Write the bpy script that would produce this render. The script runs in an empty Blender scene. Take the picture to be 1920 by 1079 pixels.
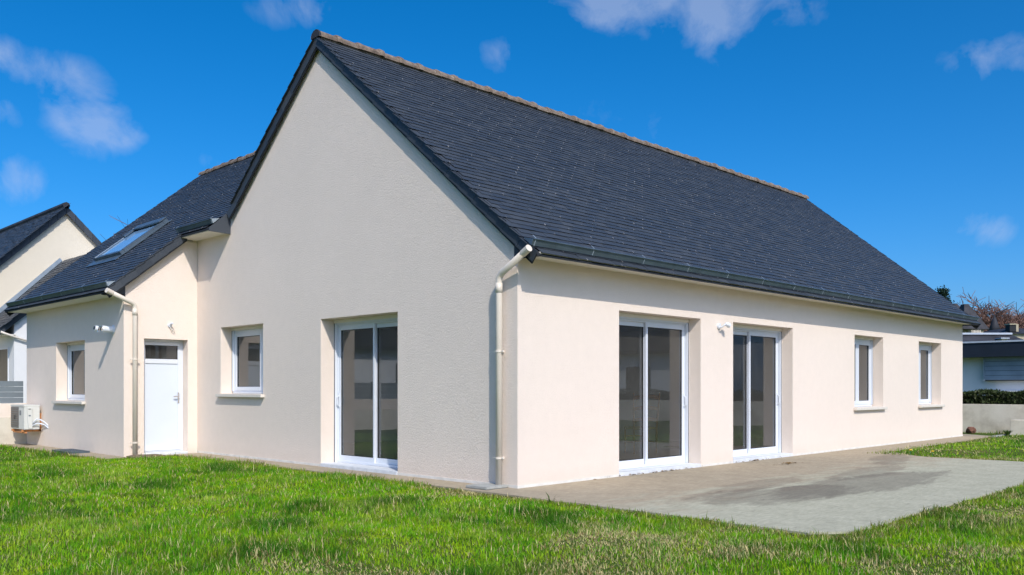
import bpy, bmesh, math, random
import numpy as np
from mathutils import Vector, Matrix

random.seed(7); rng = np.random.default_rng(7)
S = bpy.context.scene
COL = S.collection

# ------------------------------------------------------------------ camera
F_PX, CY, YAW = 1643.2, 727.25, 0.7769
CAM = Vector((-7.601, -7.378, 1.2185))
FW = Vector((math.cos(YAW), math.sin(YAW), 0)); RT = Vector((math.sin(YAW), -math.cos(YAW), 0))
cam = bpy.data.cameras.new('camera'); co = bpy.data.objects.new('camera', cam); COL.objects.link(co)
co.location = CAM
co.rotation_euler = (math.pi/2, 0, YAW - math.pi/2)
cam.sensor_fit = 'HORIZONTAL'; cam.sensor_width = 36; cam.lens = F_PX/1920*36
cam.shift_y = (CY-539.5)/1920
cam.clip_start = .1; cam.clip_end = 3000
S.camera = co
def ray(px, py):
    return FW + RT*((px-960)/F_PX) + Vector((0, 0, -(py-CY)/F_PX))
def at(px, py, D): return CAM + ray(px, py)*D

# ------------------------------------------------------------------ light
SUNV = Vector((-.50, -1.0, 1.0)).normalized()
SUN_EL = math.asin(SUNV.z); SUN_AZ = math.atan2(SUNV.x, SUNV.y)
sl = bpy.data.lights.new('sun', 'SUN'); so = bpy.data.objects.new('sun', sl); COL.objects.link(so)
sl.energy = 2.45; sl.angle = math.radians(.5); sl.color = (1, .94, .85)
so.rotation_euler = SUNV.to_track_quat('Z', 'Y').to_euler(); so.location = (-10, -25, 25)
S.view_settings.view_transform = 'Standard'; S.view_settings.look = 'None'
S.view_settings.exposure = .55; S.view_settings.gamma = 1

W = bpy.data.worlds.new('World'); S.world = W; W.use_nodes = True
nt = W.node_tree; nt.nodes.clear()
def wn(t, **k):
    n = nt.nodes.new(t)
    for a, b in k.items(): setattr(n, a, b)
    return n
def wm(op, a, b=None, c=None):
    n = wn('ShaderNodeMath', operation=op)
    for i, x in enumerate((a, b, c)):
        if x is None: continue
        if hasattr(x, 'links'): nt.links.new(x, n.inputs[i])
        else: n.inputs[i].default_value = x
    return n.outputs[0]
def wdot(v, d):
    n = wn('ShaderNodeVectorMath', operation='DOT_PRODUCT'); nt.links.new(v, n.inputs[0]); n.inputs[1].default_value = d
    return n.outputs['Value']
sky = wn('ShaderNodeTexSky', sky_type='NISHITA', sun_disc=False)
sky.sun_elevation = SUN_EL; sky.sun_rotation = SUN_AZ
sky.altitude = 0; sky.air_density = .7; sky.dust_density = 2.2; sky.ozone_density = 8.0
hs = wn('ShaderNodeHueSaturation'); hs.inputs['Hue'].default_value = .495; hs.inputs['Saturation'].default_value = 1.27; hs.inputs['Value'].default_value = 1.0
nt.links.new(sky.outputs[0], hs.inputs['Color'])
tc = wn('ShaderNodeTexCoord'); V = tc.outputs['Generated']
n1 = wn('ShaderNodeTexNoise'); n1.inputs['Scale'].default_value = 15; n1.inputs['Detail'].default_value = 7; n1.inputs['Roughness'].default_value = .58
n1.inputs['Distortion'].default_value = .35
nt.links.new(V, n1.inputs['Vector']); noise = n1.outputs[0]
n2 = wn('ShaderNodeTexNoise'); n2.inputs['Scale'].default_value = 2.6; n2.inputs['Detail'].default_value = 4
nt.links.new(V, n2.inputs['Vector'])
# thin fair-weather clouds: scattered everywhere, with the ones seen over the house
tot = wm('MULTIPLY', wm('MAXIMUM', wm('SUBTRACT', n2.outputs[0], .62), 0.0), 2.6)
for (px, py, sx, sy, amp) in ((165, 215, 52, 62, .62), (95, 140, 45, 32, .34), (25, 340, 48, 36, .55), (235, 255, 32, 20, .32), (-15, 100, 45, 30, .4),
        (-5, 205, 28, 34, .4), (575, 15, 85, 34, .36), (1300, -8, 180, 52, .72), (1130, 5, 90, 38, .42), (1866, 114, 62, 30, .62), (1845, 430, 52, 28, .46),
        (945, 100, 55, 34, .25), (1360, 75, 70, 45, .3), (1100, 210, 160, 70, .12), (430, 300, 50, 20, .3), (1300, 260, 120, 40, .12)):
    d = ray(px, py).normalized(); t1 = (RT - d*RT.dot(d)).normalized(); t2 = d.cross(t1)
    x = wm('MULTIPLY', wdot(V, t1), F_PX/sx); y = wm('MULTIPLY', wdot(V, t2), F_PX/sy)
    r2 = wm('ADD', wm('MULTIPLY', x, x), wm('MULTIPLY', y, y))
    front = wm('GREATER_THAN', wdot(V, d), 0.0)
    g = wm('MULTIPLY', wm('MULTIPLY', wm('POWER', 2.71828, wm('MULTIPLY', r2, -1.0)), amp), front)
    tot = wm('ADD', tot, g)
edge = wm('MULTIPLY', wm('MULTIPLY', wm('SUBTRACT', noise, .5), 2.3), wm('MINIMUM', wm('MULTIPLY', tot, 3.0), 1.0))
mask = wm('MULTIPLY', wm('SUBTRACT', wm('ADD', tot, edge), .17), 1.7)
mask = wm('MULTIPLY', wm('MINIMUM', wm('MAXIMUM', mask, 0.0), 1.0), .33)
mx = wn('ShaderNodeMix', data_type='RGBA'); nt.links.new(mask, mx.inputs['Factor'])
nt.links.new(hs.outputs[0], mx.inputs[6]); mx.inputs[7].default_value = (3.4, 3.75, 4.6, 1)
bg = wn('ShaderNodeBackground'); bg.inputs['Strength'].default_value = .128
nt.links.new(mx.outputs[2], bg.inputs['Color'])
wo = wn('ShaderNodeOutputWorld'); nt.links.new(bg.outputs[0], wo.inputs['Surface'])

# ------------------------------------------------------------------ helpers
def tag(o, label=None, cat=None, group=None, kind=None):
    if label: o['label'] = label
    if cat: o['category'] = cat
    if group: o['group'] = group
    if kind: o['kind'] = kind
    return o
def empty(name, loc=(0, 0, 0), parent=None):
    o = bpy.data.objects.new(name, None); COL.objects.link(o); o.location = loc; o.empty_display_size = .2
    if parent: o.parent = parent
    return o
def root_loc(o):
    v = Vector((0, 0, 0))
    while o is not None: v += o.location; o = o.parent
    return v
class MB:
    def __init__(s): s.v = []; s.f = []
    def add(s, vs, fs):
        b = len(s.v); s.v += [tuple(q) for q in vs]; s.f += [tuple(i+b for i in f) for f in fs]; return s
    def box(s, a, b):
        x0, y0, z0 = [min(p, q) for p, q in zip(a, b)]; x1, y1, z1 = [max(p, q) for p, q in zip(a, b)]
        return s.add([(x0,y0,z0),(x1,y0,z0),(x1,y1,z0),(x0,y1,z0),(x0,y0,z1),(x1,y0,z1),(x1,y1,z1),(x0,y1,z1)],
                     [(0,3,2,1),(4,5,6,7),(0,1,5,4),(1,2,6,5),(2,3,7,6),(3,0,4,7)])
    def obox(s, o, u, v, w):      # corner + three edge vectors
        o, u, v, w = map(Vector, (o, u, v, w))
        P = [o, o+u, o+u+v, o+v, o+w, o+u+w, o+u+v+w, o+v+w]
        F = [(0,3,2,1),(4,5,6,7),(0,1,5,4),(1,2,6,5),(2,3,7,6),(3,0,4,7)]
        if u.cross(v).dot(w) < 0: F = [f[::-1] for f in F]
        return s.add(P, F)
    def quad(s, *p): return s.add(p, [tuple(range(len(p)))])
    def prism(s, poly, d):        # polygon extruded along vector d
        poly = [Vector(p) for p in poly]; d = Vector(d); n = len(poly)
        nrm = Vector((0, 0, 0))
        for i in range(n): nrm += poly[i].cross(poly[(i+1) % n])
        if nrm.dot(d) > 0: poly = poly[::-1]
        P = poly + [p+d for p in poly]
        F = [tuple(range(n)), tuple(range(2*n-1, n-1, -1))] + [(i, i+n, (i+1) % n+n, (i+1) % n) for i in range(n)]
        return s.add(P, F)
    def tube(s, pts, r, n=10, cap=True):
        pts = [Vector(p) for p in pts]; rs = r if isinstance(r, (list, tuple)) else [r]*len(pts)
        ref = None; rings = []
        for i, p in enumerate(pts):
            t = (pts[min(i+1, len(pts)-1)] - pts[max(i-1, 0)]).normalized()
            if ref is None: ref = Vector((0, 0, 1)) if abs(t.z) < .9 else Vector((1, 0, 0))
            a = (ref - t*ref.dot(t)).normalized(); ref = a; b = t.cross(a)
            rings.append([p + (a*math.cos(2*math.pi*k/n) + b*math.sin(2*math.pi*k/n))*rs[i] for k in range(n)])
        vs = [q for R in rings for q in R]; fs = []
        for i in range(len(pts)-1):
            for k in range(n): fs.append((i*n+k, i*n+(k+1) % n, (i+1)*n+(k+1) % n, (i+1)*n+k))
        if cap: fs.append(tuple(range(n-1, -1, -1))); fs.append(tuple((len(pts)-1)*n+k for k in range(n)))
        return s.add(vs, fs)
    def build(s, name, mat, parent=None, bevel=0, smooth=False):
        off = root_loc(parent)
        me = bpy.data.meshes.new(name)
        me.from_pydata([(x-off.x, y-off.y, z-off.z) for x, y, z in s.v], [], s.f)
        if bevel:
            bm = bmesh.new(); bm.from_mesh(me)
            bmesh.ops.bevel(bm, geom=bm.edges[:], offset=bevel, segments=2, affect='EDGES', clamp_overlap=True)
            bm.to_mesh(me); bm.free()
        me.materials.append(mat)
        if smooth:
            me.polygons.foreach_set('use_smooth', [True]*len(me.polygons))
        me.update()
        o = bpy.data.objects.new(name, me); COL.objects.link(o)
        if parent: o.parent = parent
        return o
def inst(name, me, M, parent):
    o = bpy.data.objects.new(name, me); COL.objects.link(o); o.parent = parent; o.matrix_local = M
    return o
def npmesh(name, verts, tris_or_quads, mat, cols=None, parent=None, smooth=False):
    me = bpy.data.meshes.new(name); nv = len(verts); k = tris_or_quads.shape[1]; nf = len(tris_or_quads)
    me.vertices.add(nv); me.vertices.foreach_set('co', np.asarray(verts, np.float32).ravel())
    me.loops.add(nf*k); me.loops.foreach_set('vertex_index', tris_or_quads.astype(np.int32).ravel())
    me.polygons.add(nf); me.polygons.foreach_set('loop_start', np.arange(0, nf*k, k, dtype=np.int32))
    me.polygons.foreach_set('use_smooth', np.full(nf, smooth, bool)); me.update(calc_edges=True)
    if cols is not None:
        a = me.color_attributes.new('tint', 'FLOAT_COLOR', 'POINT'); a.data.foreach_set('color', np.asarray(cols, np.float32).ravel())
    me.materials.append(mat); o = bpy.data.objects.new(name, me); COL.objects.link(o)
    if parent: o.parent = parent
    return o

# ------------------------------------------------------------------ materials
class NT:
    def __init__(s, name):
        s.m = bpy.data.materials.new(name); s.m.use_nodes = True; s.t = s.m.node_tree
        s.b = s.t.nodes['Principled BSDF']; s.out = s.t.nodes['Material Output']; s._tc = None
    def n(s, t, **k):
        q = s.t.nodes.new(t)
        for a, b in k.items(): setattr(q, a, b)
        return q
    def l(s, a, b): s.t.links.new(a, b)
    @property
    def obj(s):
        if s._tc is None:
            g = s.n('ShaderNodeNewGeometry'); s._tc = g.outputs['Position']
        return s._tc
    def noise(s, scale, detail=3, rough=.5, vec=None, dist=0):
        q = s.n('ShaderNodeTexNoise'); q.inputs['Scale'].default_value = scale; q.inputs['Detail'].default_value = detail
        q.inputs['Roughness'].default_value = rough; q.inputs['Distortion'].default_value = dist
        s.l(vec if vec is not None else s.obj, q.inputs['Vector']); return q.outputs[0]
    def ramp(s, x, stops):
        q = s.n('ShaderNodeValToRGB'); e = q.color_ramp.elements
        while len(e) < len(stops): e.new(.5)
        for i, (p, c) in enumerate(stops):
            e[i].position = p; e[i].color = (*c, 1) if len(c) == 3 else c
        s.l(x, q.inputs[0]); return q.outputs[0]
    def mix(s, f, a, b, mode='MIX'):
        q = s.n('ShaderNodeMix', data_type='RGBA', blend_type=mode)
        for i, x in ((0, f), (6, a), (7, b)):
            if hasattr(x, 'links'): s.l(x, q.inputs[i])
            elif i == 0: q.inputs[0].default_value = x
            else: q.inputs[i].default_value = (*x, 1)
        return q.outputs[2]
    def math(s, op, a, b=None):
        q = s.n('ShaderNodeMath', operation=op)
        for i, x in enumerate((a, b)):
            if x is None: continue
            if hasattr(x, 'links'): s.l(x, q.inputs[i])
            else: q.inputs[i].default_value = x
        return q.outputs[0]
    def mapping(s, scale=(1, 1, 1), rot=(0, 0, 0)):
        q = s.n('ShaderNodeMapping'); q.inputs['Scale'].default_value = scale; q.inputs['Rotation'].default_value = rot
        s.l(s.obj, q.inputs['Vector']); return q.outputs[0]
    def bump(s, h, strength, dist):
        q = s.n('ShaderNodeBump'); q.inputs['Strength'].default_value = strength; q.inputs['Distance'].default_value = dist
        s.l(h, q.inputs['Height']); s.l(q.outputs[0], s.b.inputs['Normal'])
    def set(s, col=None, rough=None, metal=None, spec=None):
        if col is not None:
            if hasattr(col, 'links'): s.l(col, s.b.inputs['Base Color'])
            else: s.b.inputs['Base Color'].default_value = (*col, 1)
        if rough is not None:
            if hasattr(rough, 'links'): s.l(rough, s.b.inputs['Roughness'])
            else: s.b.inputs['Roughness'].default_value = rough
        if metal is not None: s.b.inputs['Metallic'].default_value = metal
        if spec is not None: s.b.inputs['Specular IOR Level'].default_value = spec
        return s
def simple(name, col, rough=.5, metal=0, var=.08, scale=3, bump=0, bscale=60):
    q = NT(name); v = q.noise(scale, 4)
    c = q.ramp(v, [(.3, tuple(x*(1-var) for x in col)), (.7, tuple(min(1, x*(1+var)) for x in col))])
    q.set(c, rough, metal)
    if bump: q.bump(q.noise(bscale, 3), bump, .004)
    return q.m

def render_mat(name, base, grain=1.0, dirt=True):
    q = NT(name)
    big = q.noise(.55, 4); fine = q.noise(95, 3, .6); mid = q.noise(7, 4, .6)
    c = q.ramp(big, [(.32, tuple(x*.965 for x in base)), (.68, tuple(min(1, x*1.02) for x in base))])
    c = q.mix(.35, c, q.ramp(mid, [(.3, tuple(x*.93 for x in base)), (.7, tuple(x*1.03 for x in base))]))
    c = q.mix(q.math('MULTIPLY', fine, .22), c, tuple(x*.70 for x in base))
    if dirt:   # splash dirt on the lowest hand's breadth of the render
        sp = q.n('ShaderNodeSeparateXYZ'); q.l(q.obj, sp.inputs[0])
        low = q.math('SUBTRACT', .22, sp.outputs[2]); low = q.math('MAXIMUM', q.math('MULTIPLY', low, 2.6), 0.0)
        low = q.math('MULTIPLY', q.math('MINIMUM', low, 1.0), q.noise(5, 5, .65))
        c = q.mix(low, c, tuple(x*y for x, y in zip(base, (.72, .74, .70))))
    q.set(c, .92, spec=.25)
    g = q.math('ADD', q.math('MULTIPLY', q.noise(120, 4, .7), 1.0), q.math('MULTIPLY', q.noise(38, 2), .5))
    q.bump(g, grain, .008)
    return q.m
M_WALL = render_mat('render_cream', (.88, .755, .65))
M_NWALL = render_mat('render_neighbour', (.74, .66, .53), .4)
M_LOWWALL = None
M_WHITEW = render_mat('render_white', (.78, .78, .78), .3, False)
M_SOFFIT = simple('soffit_paint', (.78, .73, .65), .6, var=.03)
M_PVC = simple('white_pvc', (.70, .73, .78), .32, var=.015)
M_PVC2 = simple('white_door_panel', (.66, .71, .78), .38, var=.015)
M_SILL = simple('cast_stone_sill', (.70, .64, .56), .8, var=.05, scale=12, bump=.2)
M_THRESH = simple('pale_threshold', (.66, .68, .70), .75, var=.1, scale=9, bump=.3)
M_SEAL = simple('pale_sealant', (.72, .69, .63), .8, var=.12, scale=6)
M_RUBBER = simple('black_gasket', (.015, .016, .018), .6)
M_PIPE = simple('cream_pvc_pipe', (.72, .64, .54), .42, var=.03)
M_ZINC = simple('dark_zinc', (.125, .165, .20), .38, .55, var=.18, scale=5)
M_ZINCL = simple('pale_zinc', (.34, .40, .45), .4, .4, var=.12, scale=6)
M_STEEL = simple('hook_steel', (.60, .57, .54), .35, .25, var=.1, scale=40)
M_CONCB = simple('precast_concrete', (.36, .36, .33), .9, var=.15, scale=14, bump=.3)
M_DARK = simple('dark_plastic', (.02, .022, .025), .4)
M_FLOOR = simple('floor_tile', (.55, .49, .43), .35, var=.08, scale=2)
M_INT = simple('interior_wall', (.82, .76, .67), .85, var=.03)
M_CEIL = simple('interior_ceiling', (.7, .7, .68), .85, var=.02)
M_WOOD = simple('chair_wood', (.62, .25, .08), .45, var=.3, scale=14)
M_RUSH = simple('rush_seat', (.62, .42, .12), .8, var=.3, scale=40)
M_RUST = simple('rusty_bracket', (.50, .21, .07), .8, var=.4, scale=25)
M_ACW = simple('ac_white', (.62, .62, .58), .4, var=.03)
M_GRILLE = simple('ac_grille', (.10, .09, .08), .45, var=.2, scale=8)
M_CHROME = simple('bright_metal', (.78, .78, .8), .18, 1.0, var=.05)
M_GFENCE = simple('grey_fence', (.15, .18, .20), .5, var=.1, scale=3)
M_GCLAD = simple('grey_cladding', (.22, .28, .34), .55, var=.12, scale=2)
M_NAVY = simple('dark_fascia', (.010, .014, .024), .5, var=.15, scale=2)
M_LEAD = simple('lead_edge', (.42, .47, .54), .45, var=.1, scale=4)
M_STONE = simple('castle_stone', (.40, .35, .25), .95, var=.25, scale=1.2, bump=.3, bscale=3)
M_OLDSLATE = simple('old_slate', (.040, .041, .048), .6, var=.35, scale=1.5)
M_OLDSLATE.node_tree.nodes['Principled BSDF'].inputs['Specular IOR Level'].default_value = .12
M_BARK = simple('tree_bark', (.16, .105, .085), .95, var=.3, scale=3)
M_TWIG = simple('reddish_twigs', (.17, .095, .072), .95, var=.3, scale=1)
M_SOIL = simple('bare_soil', (.16, .12, .075), 1, var=.4, scale=25, bump=.8, bscale=30)
M_BROWN = simple('brown_stone', (.16, .07, .045), .9, var=.3, scale=20, bump=.5)
M_YEL = simple('dandelion_yellow', (.75, .5, .02), .7)
M_GREENP = simple('green_plastic', (.02, .16, .08), .5)

# concrete patio: pale slab, tan near the house, purple-brown damp patches
q = NT('patio_concrete')
sp = q.n('ShaderNodeSeparateXYZ'); q.l(q.obj, sp.inputs[0]); X, Y = sp.outputs[0], sp.outputs[1]
streak = q.noise(3.0, 9, .68, q.mapping((.40, 1.5, 1), (0, 0, .12)), .5)
fine = q.noise(55, 4, .65); mid = q.noise(3.2, 5, .6)
pale = q.ramp(mid, [(.3, (.43, .415, .30)), (.7, (.54, .52, .385))])
tan = q.ramp(mid, [(.3, (.37, .30, .205)), (.7, (.46, .38, .265))])
f = q.math('ADD', q.math('MULTIPLY', q.math('ADD', Y, 2.6), .9), q.math('MULTIPLY', q.math('SUBTRACT', streak, .5), 3.2))
f = q.math('MINIMUM', q.math('MAXIMUM', f, 0.0), 1.0)
c = q.mix(f, pale, tan)
def ell(cx, cy, rx, ry, ang, soft, amp, nz=1.5):
    ca, sa = math.cos(ang), math.sin(ang)
    dx = q.math('SUBTRACT', X, cx); dy = q.math('SUBTRACT', Y, cy)
    a = q.math('DIVIDE', q.math('ADD', q.math('MULTIPLY', dx, ca), q.math('MULTIPLY', dy, sa)), rx)
    b = q.math('DIVIDE', q.math('SUBTRACT', q.math('MULTIPLY', dy, ca), q.math('MULTIPLY', dx, sa)), ry)
    r = q.math('SQRT', q.math('ADD', q.math('MULTIPLY', a, a), q.math('MULTIPLY', b, b)))
    e = q.math('ADD', q.math('MULTIPLY', q.math('SUBTRACT', 1.0, r), soft), q.math('MULTIPLY', q.math('SUBTRACT', streak, .5), nz*soft))
    return q.math('MULTIPLY', q.math('MINIMUM', q.math('MAXIMUM', e, 0.0), 1.0), amp)
for args in ((3.5, -2.75, 2.4, .62, -.05, 5, .45), (1.7, -2.55, 1.5, .60, -.12, 4, .40), (5.0, -2.2, 1.5, .35, .1, 4, .3), (7.6, -1.5, 1.4, .35, .3, 4, .35), (2.2, -1.9, 1.6, .3, .1, 5, .25)):
    c = q.mix(ell(*args), c, (.085, .062, .045))
c = q.mix(q.math('MULTIPLY', fine, .28), c, (.22, .215, .20))
crk = q.ramp(q.noise(6, 8, .7, q.mapping((.5, 2.2, 1), (0, 0, .1))), [(.60, (0, 0, 0)), (.70, (1, 1, 1))])
c = q.mix(q.math('MULTIPLY', crk, .5), c, (.17, .15, .125))
wear = q.ramp(q.noise(14, 8, .75, q.mapping((.6, 1.8, 1), (0, 0, .2))), [(.35, (.78, .78, .78)), (.65, (1.12, 1.11, 1.08))])
c = q.mix(1.0, c, wear, 'MULTIPLY')
q.set(c, .88, spec=.3); q.bump(q.math('ADD', q.noise(40, 5, .7), q.math('MULTIPLY', mid, .8)), .35, .006)
M_PATIO = q.m

# low boundary wall, stained
q = NT('low_wall_render'); sp = q.n('ShaderNodeSeparateXYZ'); q.l(q.obj, sp.inputs[0])
c = q.ramp(q.noise(1.6, 6, .65), [(.3, (.50, .44, .35)), (.52, (.72, .655, .54)), (.75, (.79, .73, .62))])
c = q.mix(q.math('MULTIPLY', q.noise(30, 4, .7), .25), c, (.33, .29, .23))
q.set(c, .95); q.bump(q.noise(70, 4), .4, .006); M_LOWWALL = q.m

# slate, two sources of per-piece variation
def slate_mat(name, attr):
    q = NT(name)
    if attr:
        a = q.n('ShaderNodeAttribute', attribute_name='tint'); r = q.n('ShaderNodeSeparateColor'); q.l(a.outputs['Color'], r.inputs[0]); rnd = r.outputs[0]
    else:
        rnd = q.n('ShaderNodeObjectInfo').outputs['Random']
    c = q.ramp(rnd, [(0, (.040, .048, .060)), (.5, (.046, .055, .068)), (.9, (.053, .062, .075)), (1, (.063, .072, .084))])
    w = q.noise(1.1, 5, .6)
    c = q.mix(q.math('MULTIPLY', w, .35), c, (.030, .036, .046))
    q.set(c, q.math('ADD', .44, q.math('MULTIPLY', rnd, .14)), spec=.36)
    q.bump(q.noise(30, 4, .6, q.mapping((1, 1, 1))), .25, .004)
    return q.m
M_SLATE = slate_mat('slate_field_mat', True); M_SLATEP = slate_mat('slate_piece_mat', False)
q = NT('ridge_clay'); c = q.ramp(q.noise(9, 6, .7), [(.3, (.09, .065, .048)), (.5, (.19, .14, .105)), (.68, (.29, .24, .19)), (.8, (.42, .39, .33))])
q.set(c, .92); q.bump(q.noise(50, 4), .5, .006); M_RIDGE = q.m

# thin double-glazed pane: see-through with Fresnel reflection
q = NT('window_glass'); q.t.nodes.remove(q.b)
fr = q.n('ShaderNodeFresnel'); fr.inputs['IOR'].default_value = 1.95
tr = q.n('ShaderNodeBsdfTransparent'); tr.inputs['Color'].default_value = (.88, .90, .88, 1)
gl = q.n('ShaderNodeBsdfGlossy'); gl.inputs['Roughness'].default_value = .003; gl.inputs['Color'].default_value = (.95, .97, 1, 1)
mxs = q.n('ShaderNodeMixShader'); q.l(fr.outputs[0], mxs.inputs[0]); q.l(tr.outputs[0], mxs.inputs[1]); q.l(gl.outputs[0], mxs.inputs[2])
df = q.n('ShaderNodeBsdfDiffuse'); df.inputs['Color'].default_value = (.62, .58, .52, 1)   # pale haze put into the pane colour to lighten the glass
mx2 = q.n('ShaderNodeMixShader'); q.l(q.math('MULTIPLY', q.noise(1.7, 5, .6), .10), mx2.inputs[0]); q.l(mxs.outputs[0], mx2.inputs[1]); q.l(df.outputs[0], mx2.inputs[2])
q.l(mx2.outputs[0], q.out.inputs['Surface']); M_GLASS = q.m

def leaf_mat(name, attr='tint', transl=.35, rough=.55, gain=1.0):
    q = NT(name); a = q.n('ShaderNodeAttribute', attribute_name=attr)
    col = a.outputs['Color']
    q.set(col, rough, spec=.15)
    t = q.n('ShaderNodeBsdfTranslucent'); q.l(col, t.inputs['Color'])
    m = q.n('ShaderNodeMixShader'); m.inputs[0].default_value = transl
    q.l(q.b.outputs[0], m.inputs[1]); q.l(t.outputs[0], m.inputs[2]); q.l(m.outputs[0], q.out.inputs['Surface'])
    return q.m
M_GRASS = leaf_mat('grass_blades', transl=.45, rough=.6)
M_LEAF = leaf_mat('leaves', transl=.25)
q = NT('lawn_soil')
c = q.ramp(q.noise(1.1, 6, .6), [(.35, (.06, .12, .012)), (.55, (.09, .14, .02)), (.72, (.18, .16, .06))])
c = q.mix(q.math('MULTIPLY', q.noise(45, 4, .7), .6), c, (.03, .04, .010))
q.set(c, 1, spec=.1); q.bump(q.noise(25, 5, .7), .8, .02); M_LAWN = q.m

# ------------------------------------------------------------------ house dimensions
Wg, L, P, Q = 8.387, 16.08, 1.362, 5.284
K = .829; RY, RZ = 4.25, 6.652            # main ridge
def zm(y): return RZ - K*abs(y-RY)        # main roof surface
def zw(x): return 2.97 + K*(x+1.662)      # wing roof surface (front slope)
WX = -1.662 + (RZ-2.97)/K                 # wing ridge x
WB = 2*WX + P                             # wing rear wall x
YE = Wg + Q                               # wing end wall y
T = .36                                   # wall thickness

# ------------------------------------------------------------------ ground
ZG = -.02
g = MB(); g.quad((-1500, -1500, ZG-.05), (1500, -1500, ZG-.05), (1500, 1500, ZG-.05), (-1500, 1500, ZG-.05))
tag(g.build('ground', M_LAWN), kind='structure')
# gently uneven lawn sheet round the house
def lawn_h(x, y):
    return (.035*np.sin(x*.9+1.3)*np.sin(y*.8+.4) + .02*np.sin(x*2.3+y*1.7) + .012*np.sin(x*4.1-y*3.3))
def in_hard(x, y, m=0.0):     # patio, apron and house footprint (m = margin)
    a = (x > -.58-m) & (x < 8.6+m) & (y > -4.25-m) & (y < 1)
    b = (x > -.44-m) & (x < 1) & (y > -1) & (y < Wg+.1)
    c = (x > -.5-m) & (x < 18.2+m) & (y > -.62-m) & (y < 1)
    d = (x > -P-.42-m) & (x < 3) & (y > Wg-.3-m) & (y < YE+.1)
    e = (x > 0) & (x < L) & (y > 0) & (y < Wg+.5)
    return a | b | c | d | e
def lawn_z(x, y):
    # fades to the slab level where lawn meets paving
    dx = np.minimum.reduce([np.maximum(np.maximum(-.58-x, x-8.6), np.maximum(-4.25-y, y-1)),])
    d1 = np.maximum(np.maximum(-.58-x, x-8.6), np.maximum(-4.25-y, y-1.0))
    d2 = np.maximum(np.maximum(-P-.42-x, x-3), np.maximum(Wg-.3-y, y-YE))
    d3 = np.maximum(np.maximum(-.52-x, x-1), np.maximum(-1-y, y-Wg))
    d4 = np.maximum(np.maximum(-.5-x, x-18.2), np.maximum(-.62-y, y-1))
    d = np.minimum(np.minimum(d1, d2), np.minimum(d3, d4))
    w = np.clip(d/1.2, 0, 1)
    return ZG + w*(lawn_h(x, y)+.02)
nx = 150; xs = np.linspace(-26, 34, nx*2); ys = np.linspace(-26, 22, nx*2)
GX, GY = np.meshgrid(xs, ys); gv = np.stack([GX.ravel(), GY.ravel(), lawn_z(GX, GY).ravel()], 1)
ii = np.arange(len(xs)*len(ys)).reshape(len(ys), len(xs))
gf = np.stack([ii[:-1, :-1].ravel(), ii[:-1, 1:].ravel(), ii[1:, 1:].ravel(), ii[1:, :-1].ravel()], 1)
lawn = npmesh('lawn', gv, gf, M_LAWN, smooth=True); tag(lawn, kind='structure')

pt = MB()
rr = random.Random(3)
def wob(a, b, n, amp):
    a, b = Vector(a), Vector(b); d = (b-a); nrm = Vector((-d.y, d.x)).normalized()
    return [a + d*(i/n) + nrm*rr.uniform(-amp, amp)*(0 < i < n) for i in range(n)]
poly = (wob((-.5, 8.3), (-.5, -.1), 22, .02) + wob((-.5, -.1), (-.62, -4.0), 12, .03) + wob((-.62, -4.0), (-.3, -4.22), 3, .02) + wob((-.3, -4.22), (8.6, -4.22), 20, .03)
        + wob((8.6, -4.22), (8.55, -1.7), 8, .04) + wob((8.55, -1.7), (9.4, -.75), 5, .04) + wob((9.4, -.75), (17.2, -.55), 14, .02) + [Vector((17.2, .3)), Vector((.3, .3)), Vector((.3, 8.3))])
pt.prism([(p.x, p.y, -.09) for p in poly], (0, 0, .09))
tag(pt.build('patio', M_PATIO), kind='structure')
pt = MB(); pt.prism([(-P-.4, Wg-.12, -.09), (-.51, Wg-.12, -.09), (-.51, Wg+.2, -.09), (-P+.2, Wg+.2, -.09), (-P+.2, YE+.1, -.09), (-P-.5, YE+.1, -.09)], (0, 0, .084))
tag(pt.build('path', M_PATIO), kind='structure')

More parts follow.
